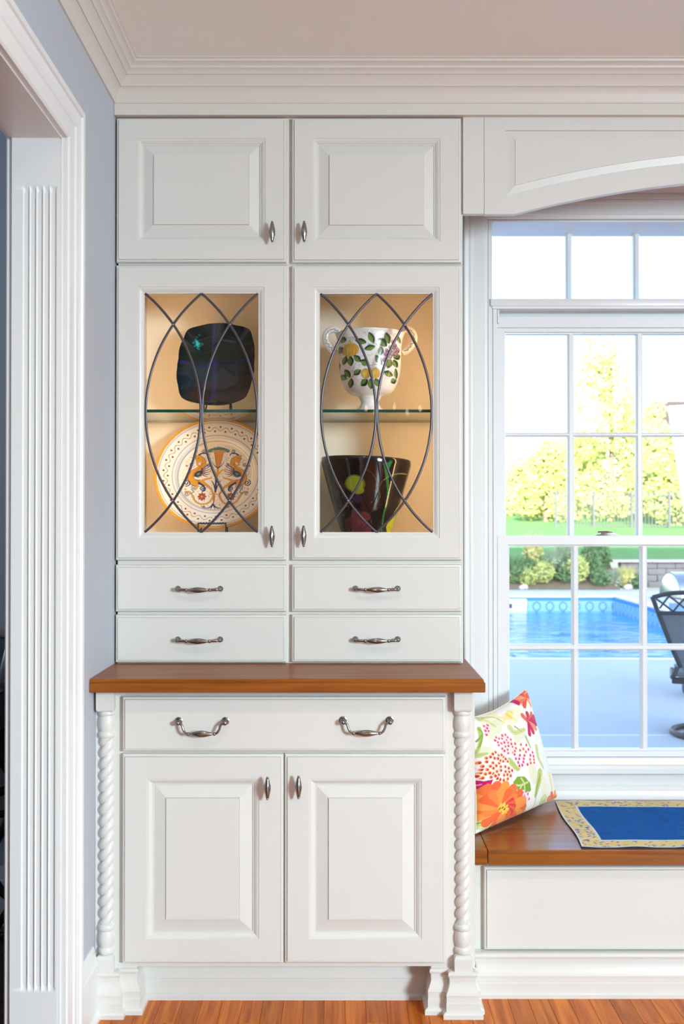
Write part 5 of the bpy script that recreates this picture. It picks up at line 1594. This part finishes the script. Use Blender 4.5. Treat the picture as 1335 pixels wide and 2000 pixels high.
PLANTS = [(1003, 'tall feathery green grass clump beside the pool deck, left of the flowering stem', 0.62, 'leafC', 1), (1022, 'low dark green leafy plant behind the pale rock', 0.40, 'leafC', 0), (1040, 'tall yellow green flowering stem plant in the bed', 0.80, 'leafB', 1), (1060, 'mid green rounded shrub next to the tall flowering stem', 0.46, 'leafA', 0),
          (1082, 'pale grey green arching grass in the middle of the bed', 0.66, 'leafD', 1), (1104, 'second pale grey green grass clump, the wider one', 0.60, 'leafD', 1), (1128, 'bushy green shrub left of the dark shrub', 0.60, 'leafA', 0), (1152, 'dense dark green shrub, tallest in the bed', 0.74, 'leafC', 0),
          (1172, 'loose green perennial right of the dense dark shrub', 0.55, 'leafC', 0), (1196, 'grey green grass at the corner of the block wall', 0.42, 'leafD', 1), (1222, 'small green plant in front of the stone wall with yellow tips', 0.50, 'leafB', 1), (1240, 'low dark shrub at the foot of the stone wall', 0.34, 'leafC', 0)]
for i, (u, lab, h, lm, kind) in enumerate(PLANTS):
    y = 23.25 + 0.25 * (i % 3) if u < 1185 else 23.35
    x = PX(u, y)
    z = GZ + (y - 23.0) * 0.58 if u < 1185 else GZ
    t = empty('bed_plant', (x, y, z), lab, 'plant', 'plants in the bed behind the pool')
    q = MB()
    if kind:
        bush(q, (x, y, z + h * 0.42), 260, 0.24, h * 0.42, 0.05, rp_)
        blades(q, (x, y, z), 260, h * 1.15, 0.30, 0.012, rp_)
    else:
        bush(q, (x, y, z + h * 0.5), 520, 0.26, h * 0.5, 0.05, rp_)
        blades(q, (x, y, z), 120, h * 1.25, 0.26, 0.014, rp_)
    o = build(q, 'foliage', lm, t, None, recalc=False)
    o['kind'] = 'stuff'
    build(MB().tube([(x, y, z - 0.02), (x + 0.01, y, z + h * 0.5)], 0.012, 6), 'stem', 'bark', t)
for i in range(11):
    u = 995 + 17.5 * i
    y = 23.12 + 0.55 * rp_.random()
    x, z, h = PX(u, y), GZ + (y - 23.0) * 0.58, rp_.uniform(0.22, 0.42)
    q = MB()
    bush(q, (x, y, z + h * 0.45), 260, 0.24, h * 0.5, 0.045, rp_)
    blades(q, (x, y, z), 60, h * 1.3, 0.24, 0.012, rp_)
    tag(build(q, 'ground_cover', rp_.choice(('leafC', 'leafC', 'leafD', 'leafA')), None, None, recalc=False), 'low leafy ground cover plant between the shrubs of the pool bed', 'plant', 'ground cover in the pool bed')
for u, lab in ((1022, 'pale rock at the edge of the planted bed left of the shrubs'), (1226, 'pale rock at the foot of the stone block wall')):
    bm = bmesh.new(); bmesh.ops.create_icosphere(bm, subdivisions=2, radius=0.10)
    for vq in bm.verts:
        vq.co *= 1 + 0.18 * math.sin(vq.co.x * 40 + vq.co.y * 31); vq.co.z *= 0.75
    me = bpy.data.meshes.new('rock'); bm.to_mesh(me); bm.free(); me.materials.append(M['rock'])
    tag(link('rock', me, (PX(u, 23.05), 23.08, GZ + 0.05)), lab, 'rock')

# trees and fence
def tree(u, Y, vtop, vbot, wide, lm, n, s, lab, seed, trunk=0.14):
    rr = random.Random(seed)
    x = PX(u, Y)
    gz = lawn_z(x, Y)
    zt, zb = PZ(vtop, Y), max(PZ(vbot, Y), gz + 0.3)
    t = empty('tree', (x, Y, gz), lab, 'tree', 'trees beyond the lawn')
    q = MB()
    q.tube([(x, Y, gz - 0.1), (x + 0.05, Y, (gz + zt) / 2), (x, Y, zt - 0.1 * (zt - gz))], [trunk, trunk * 0.7, trunk * 0.15], 8, nrm=(1, 0, 0))
    for k in range(10):
        z = zb + (zt - zb) * rr.uniform(0.05, 0.8)
        a = rr.random() * 6.28
        q.tube([(x, Y, z), (x + math.cos(a) * wide * 0.6, Y + math.sin(a) * wide * 0.6, z + wide * 0.35)], [trunk * 0.3, trunk * 0.08], 6, nrm=(0, 0, 1))
    build(q, 'trunk', 'bark', t)
    q = MB()
    nb = 26
    for k in range(nb):
        f = (k + 0.5) / nb
        w = wide * (1 - 0.72 * f) * rr.uniform(0.55, 1.0)
        a = rr.random() * 6.28
        c = (x + math.cos(a) * w * 0.7, Y + math.sin(a) * w * 0.7, zb + (zt - zb) * f)
        bush(q, c, n // nb, wide * 0.38, wide * 0.30, s, rr)
    o = build(q, 'foliage', lm, t, None, recalc=False)
    o['kind'] = 'stuff'
tree(1192, 44, 665, 1000, 2.6, 'leafA', 6500, 0.11, 'tall light green tree rising highest beyond the lawn', 1)
tree(1066, 42, 870, 1010, 1.7, 'leafA', 3800, 0.10, 'small green tree left of the tallest tree, by the fence', 2)
tree(1020, 48, 905, 1025, 1.8, 'leafB', 3600, 0.11, 'low yellow green tree farthest from the block wall', 3)
tree(1130, 52, 850, 1015, 2.2, 'leafB', 4600, 0.12, 'yellow green tree between the small green tree and the tallest one', 4)
tree(1256, 47, 790, 1010, 2.2, 'leafB', 5200, 0.11, 'yellow green tree right of the tallest tree', 5)
tree(1322, 41, 840, 1020, 2.0, 'leafA', 5000, 0.11, 'light green tree in front of the neighbouring roof', 6)
tree(1380, 50, 800, 1020, 2.4, 'leafA', 2600, 0.14, 'light green tree at the far right end of the fence', 8)
fy = 38.0
fn = empty('iron_fence', (11, fy, lawn_z(11, fy)), 'dark metal picket fence crossing the lawn before the trees', 'fence')
fx0_, fx1_ = PX(1085, fy), PX(1380, fy)
fzb, fzt = lawn_z(11, fy) - 0.05, PZ(962, fy)
npan = 4
for k in range(npan + 1):
    x = fx0_ + (fx1_ - fx0_) * k / npan
    boxo('post', x - 0.045, x + 0.045, fy - 0.045, fy + 0.045, fzb, fzt + 0.06, 'fence', fn)
for k in range(npan):
    a, b = fx0_ + (fx1_ - fx0_) * k / npan, fx0_ + (fx1_ - fx0_) * (k + 1) / npan
    for z in (fzb + 0.12, fzt - 0.12, fzt - 0.02):
        boxo('rail', a + 0.045, b - 0.045, fy - 0.018, fy + 0.018, z - 0.018, z + 0.018, 'fence', fn)
    q = MB()
    n = int((b - a) / 0.125)
    for j in range(1, n):
        x = a + (b - a) * j / n
        q.box(x - 0.013, x + 0.013, fy - 0.012, fy + 0.012, fzb + 0.05, fzt)
    o = build(q, 'pickets', 'fence', fn)
    o['kind'] = 'stuff'
# neighbour's house, only its roof edge peeps through
nh = empty('neighbour_house', (28, 72, lawn_z(20, 70)), 'pale neighbouring house with brown roof behind the trees', 'house')
nx0 = PX(1296, 70)
ez = PZ(842, 70)
M['siding'] = mat('pale_siding', (0.75, 0.74, 0.70), 0.8, noise=0.03)
M['brownroof'] = mat('brown_roof', (0.07, 0.055, 0.05), 0.9, noise=0.2)
boxo('walls', nx0 + 0.5, nx0 + 10, 70.5, 79, 1.5, ez, 'siding', nh)
build(MB().loft([[(nx0, 70.0, ez), (nx0, 79.5, ez), (nx0 + 0.6, 74.7, ez + 2.6)], [(nx0 + 10.5, 70.0, ez), (nx0 + 10.5, 79.5, ez), (nx0 + 10.0, 74.7, ez + 2.6)]], True, True, True), 'roof', 'brownroof', nh, None)
for k in range(2):
    w_ = boxo('window', nx0 + 2 + 4 * k, nx0 + 3.2 + 4 * k, 70.44, 70.52, 4.5, 6.0, 'white', nh)
    boxo('pane', nx0 + 2.1 + 4 * k, nx0 + 3.1 + 4 * k, 70.42, 70.45, 4.6, 5.9, 'fence', w_)

# ------------------------------------------------------------------ swivel patio chair, seen from behind
CY = 7.1
ccx = 2.57
zc_ = lambda v: PZ(v, CY)
chair = empty('patio_chair', (ccx, CY + 0.1, GZ), 'dark metal swivel patio chair with lattice top and grey sling back', 'chair')
def backpt(s, z):
    """point on the tapered, raked back; s = -1..1"""
    t = (z - 0.28) / (0.81 - 0.28)
    hw = 0.20 + 0.20 * max(0, t) ** 0.9
    return (ccx + s * hw, CY + 0.16 - 0.20 * t - 0.04 * (1 - s * s) * (-1), z)
ztop_, zl0, zl1 = zc_(1168), zc_(1200), zc_(1172)
for s in (-1, 1):
    build(MB().tube(smooth_path([backpt(s, z) for z in (0.30, 0.45, 0.62, 0.74, ztop_)], 5), 0.016, 10, nrm=(1, 0, 0)), 'upright', 'bronze', chair, 60)
build(MB().tube(smooth_path([backpt(s, ztop_ + 0.035 * (1 - s * s) - 0.01 * math.cos(s * 5)) for s in np.linspace(-1, 1, 11)], 3), 0.016, 10, flat=1.2), 'top_rail', 'bronze', chair, 60)
build(MB().tube([backpt(s, zl0) for s in np.linspace(-1, 1, 11)], 0.014, 10, flat=1.3), 'cross_rail', 'bronze', chair, 60)
q = MB()
nl = 7
for k in range(-1, nl + 1):
    for sg in (-1, 1):
        pts = []
        for j in range(5):
            f = j / 4
            s = -1 + 2 * (k + 0.5 + sg * (f - 0.5) * 1.2) / nl
            if -1.01 <= s <= 1.01:
                pts.append(backpt(s, zl0 + (ztop_ + 0.02 - zl0) * f))
        if len(pts) > 1: q.tube(pts, 0.007, 6)
build(q, 'lattice', 'bronze', chair, 60)
rows_ = [[backpt(s, z) for s in np.linspace(-0.96, 0.96, 9)] for z in np.linspace(0.27, zl0 - 0.008, 9)]
q = MB().loft(rows_, closed=False)
q.loft([[(p[0], p[1] + 0.008, p[2]) for p in r] for r in rows_], closed=False)
build(q, 'sling_back', 'sling', chair, 60, recalc=False)
q = MB().box(ccx - 0.25, ccx + 0.25, CY + 0.14, CY + 0.62, 0.235, 0.262, bev=0.01)
build(q, 'seat', 'sling', chair)
for s in (-1, 1):
    build(MB().tube(smooth_path([(ccx + s * 0.235, CY + 0.12, 0.30), (ccx + s * 0.265, CY + 0.12, 0.23), (ccx + s * 0.265, CY + 0.62, 0.22)], 5), 0.017, 10, nrm=(1, 0, 0)), 'seat_rail', 'bronze', chair, 60)
boxo('under_rail', ccx - 0.27, ccx + 0.27, CY + 0.14, CY + 0.18, 0.18, 0.225, 'bronze', chair, 0.01)
boxo('under_rail', ccx - 0.24, ccx + 0.24, CY + 0.5, CY + 0.54, 0.18, 0.225, 'bronze', chair, 0.01)
build(MB().lathe([(0.05, GZ + 0.04), (0.05, GZ + 0.06), (0.035, GZ + 0.1), (0.035, 0.19), (0.07, 0.2)], (ccx, CY + 0.36, 0), 16), 'pedestal', 'bronze', chair)
q = MB().tube([(ccx + 0.27 * math.cos(a), CY + 0.28 + 0.27 * math.sin(a), GZ + 0.022) for a in np.linspace(0, 2 * PI, 40, endpoint=False)], 0.020, 10, nrm=(0, 0, 1), closed=True)
for a in (0.6, 2.2, 3.8, 5.4):
    q.tube([(ccx, CY + 0.34, GZ + 0.05), (ccx + 0.26 * math.cos(a), CY + 0.28 + 0.26 * math.sin(a), GZ + 0.022)], 0.016, 8, nrm=(0, 0, 1))
build(q, 'swivel_ring', 'bronze', chair, 60)

chair.rotation_euler = (0, 0, -0.30)
chair.location.x += 0.028
# ------------------------------------------------------------------ gas grill behind the chair
GY = 9.0
gx = PX(1385, GY)
gl = empty('gas_grill', (gx, GY, GZ), 'steel gas grill with domed lid behind the patio chair', 'grill')
lz0, lz1 = PZ(1163, GY), PZ(1117, GY)
rings = []
for k in range(13):
    a = PI * k / 12
    rings.append((math.cos(a), math.sin(a)))
prof = lambda w, x: [(x, GY - c * w * 0.30, lz0 + s * (lz1 - lz0) * w) for c, s in rings]
build(MB().loft([prof(1.0, gx - 0.35), prof(1.0, gx + 0.35)], False, True, True).loft([prof(0.02, gx - 0.365), prof(0.85, gx - 0.362), prof(1.0, gx - 0.34)], False).loft([prof(0.02, gx + 0.365), prof(0.85, gx + 0.362), prof(1.0, gx + 0.34)], False), 'lid', 'steel', gl, 40)
build(MB().tube([(gx - 0.2, GY - 0.33, lz0 + 0.10), (gx + 0.2, GY - 0.33, lz0 + 0.10)], 0.012, 10, nrm=(0, 0, 1)), 'lid_handle', 'steel', gl)
boxo('firebox', gx - 0.27, gx + 0.27, GY - 0.29, GY + 0.29, lz0 - 0.16, lz0, 'steel', gl, 0.01)
boxo('cart', gx - 0.19, gx + 0.19, GY - 0.26, GY + 0.26, GZ + 0.08, lz0 - 0.17, 'sling', gl, 0.01)
for s in (-1, 1):
    boxo('side_shelf', gx + s * 0.40 - 0.065, gx + s * 0.40 + 0.065, GY - 0.26, GY + 0.26, lz0 - 0.05, lz0 - 0.015, 'white', gl, 0.008)
    for sy in (-0.22, 0.22):
        build(MB().lathe([(0.01, -0.012), (0.04, -0.012), (0.04, 0.012), (0.01, 0.012)], (gx + s * 0.15, GY + sy, GZ + 0.04), 16, 'X'), 'wheel', 'bronze', gl)
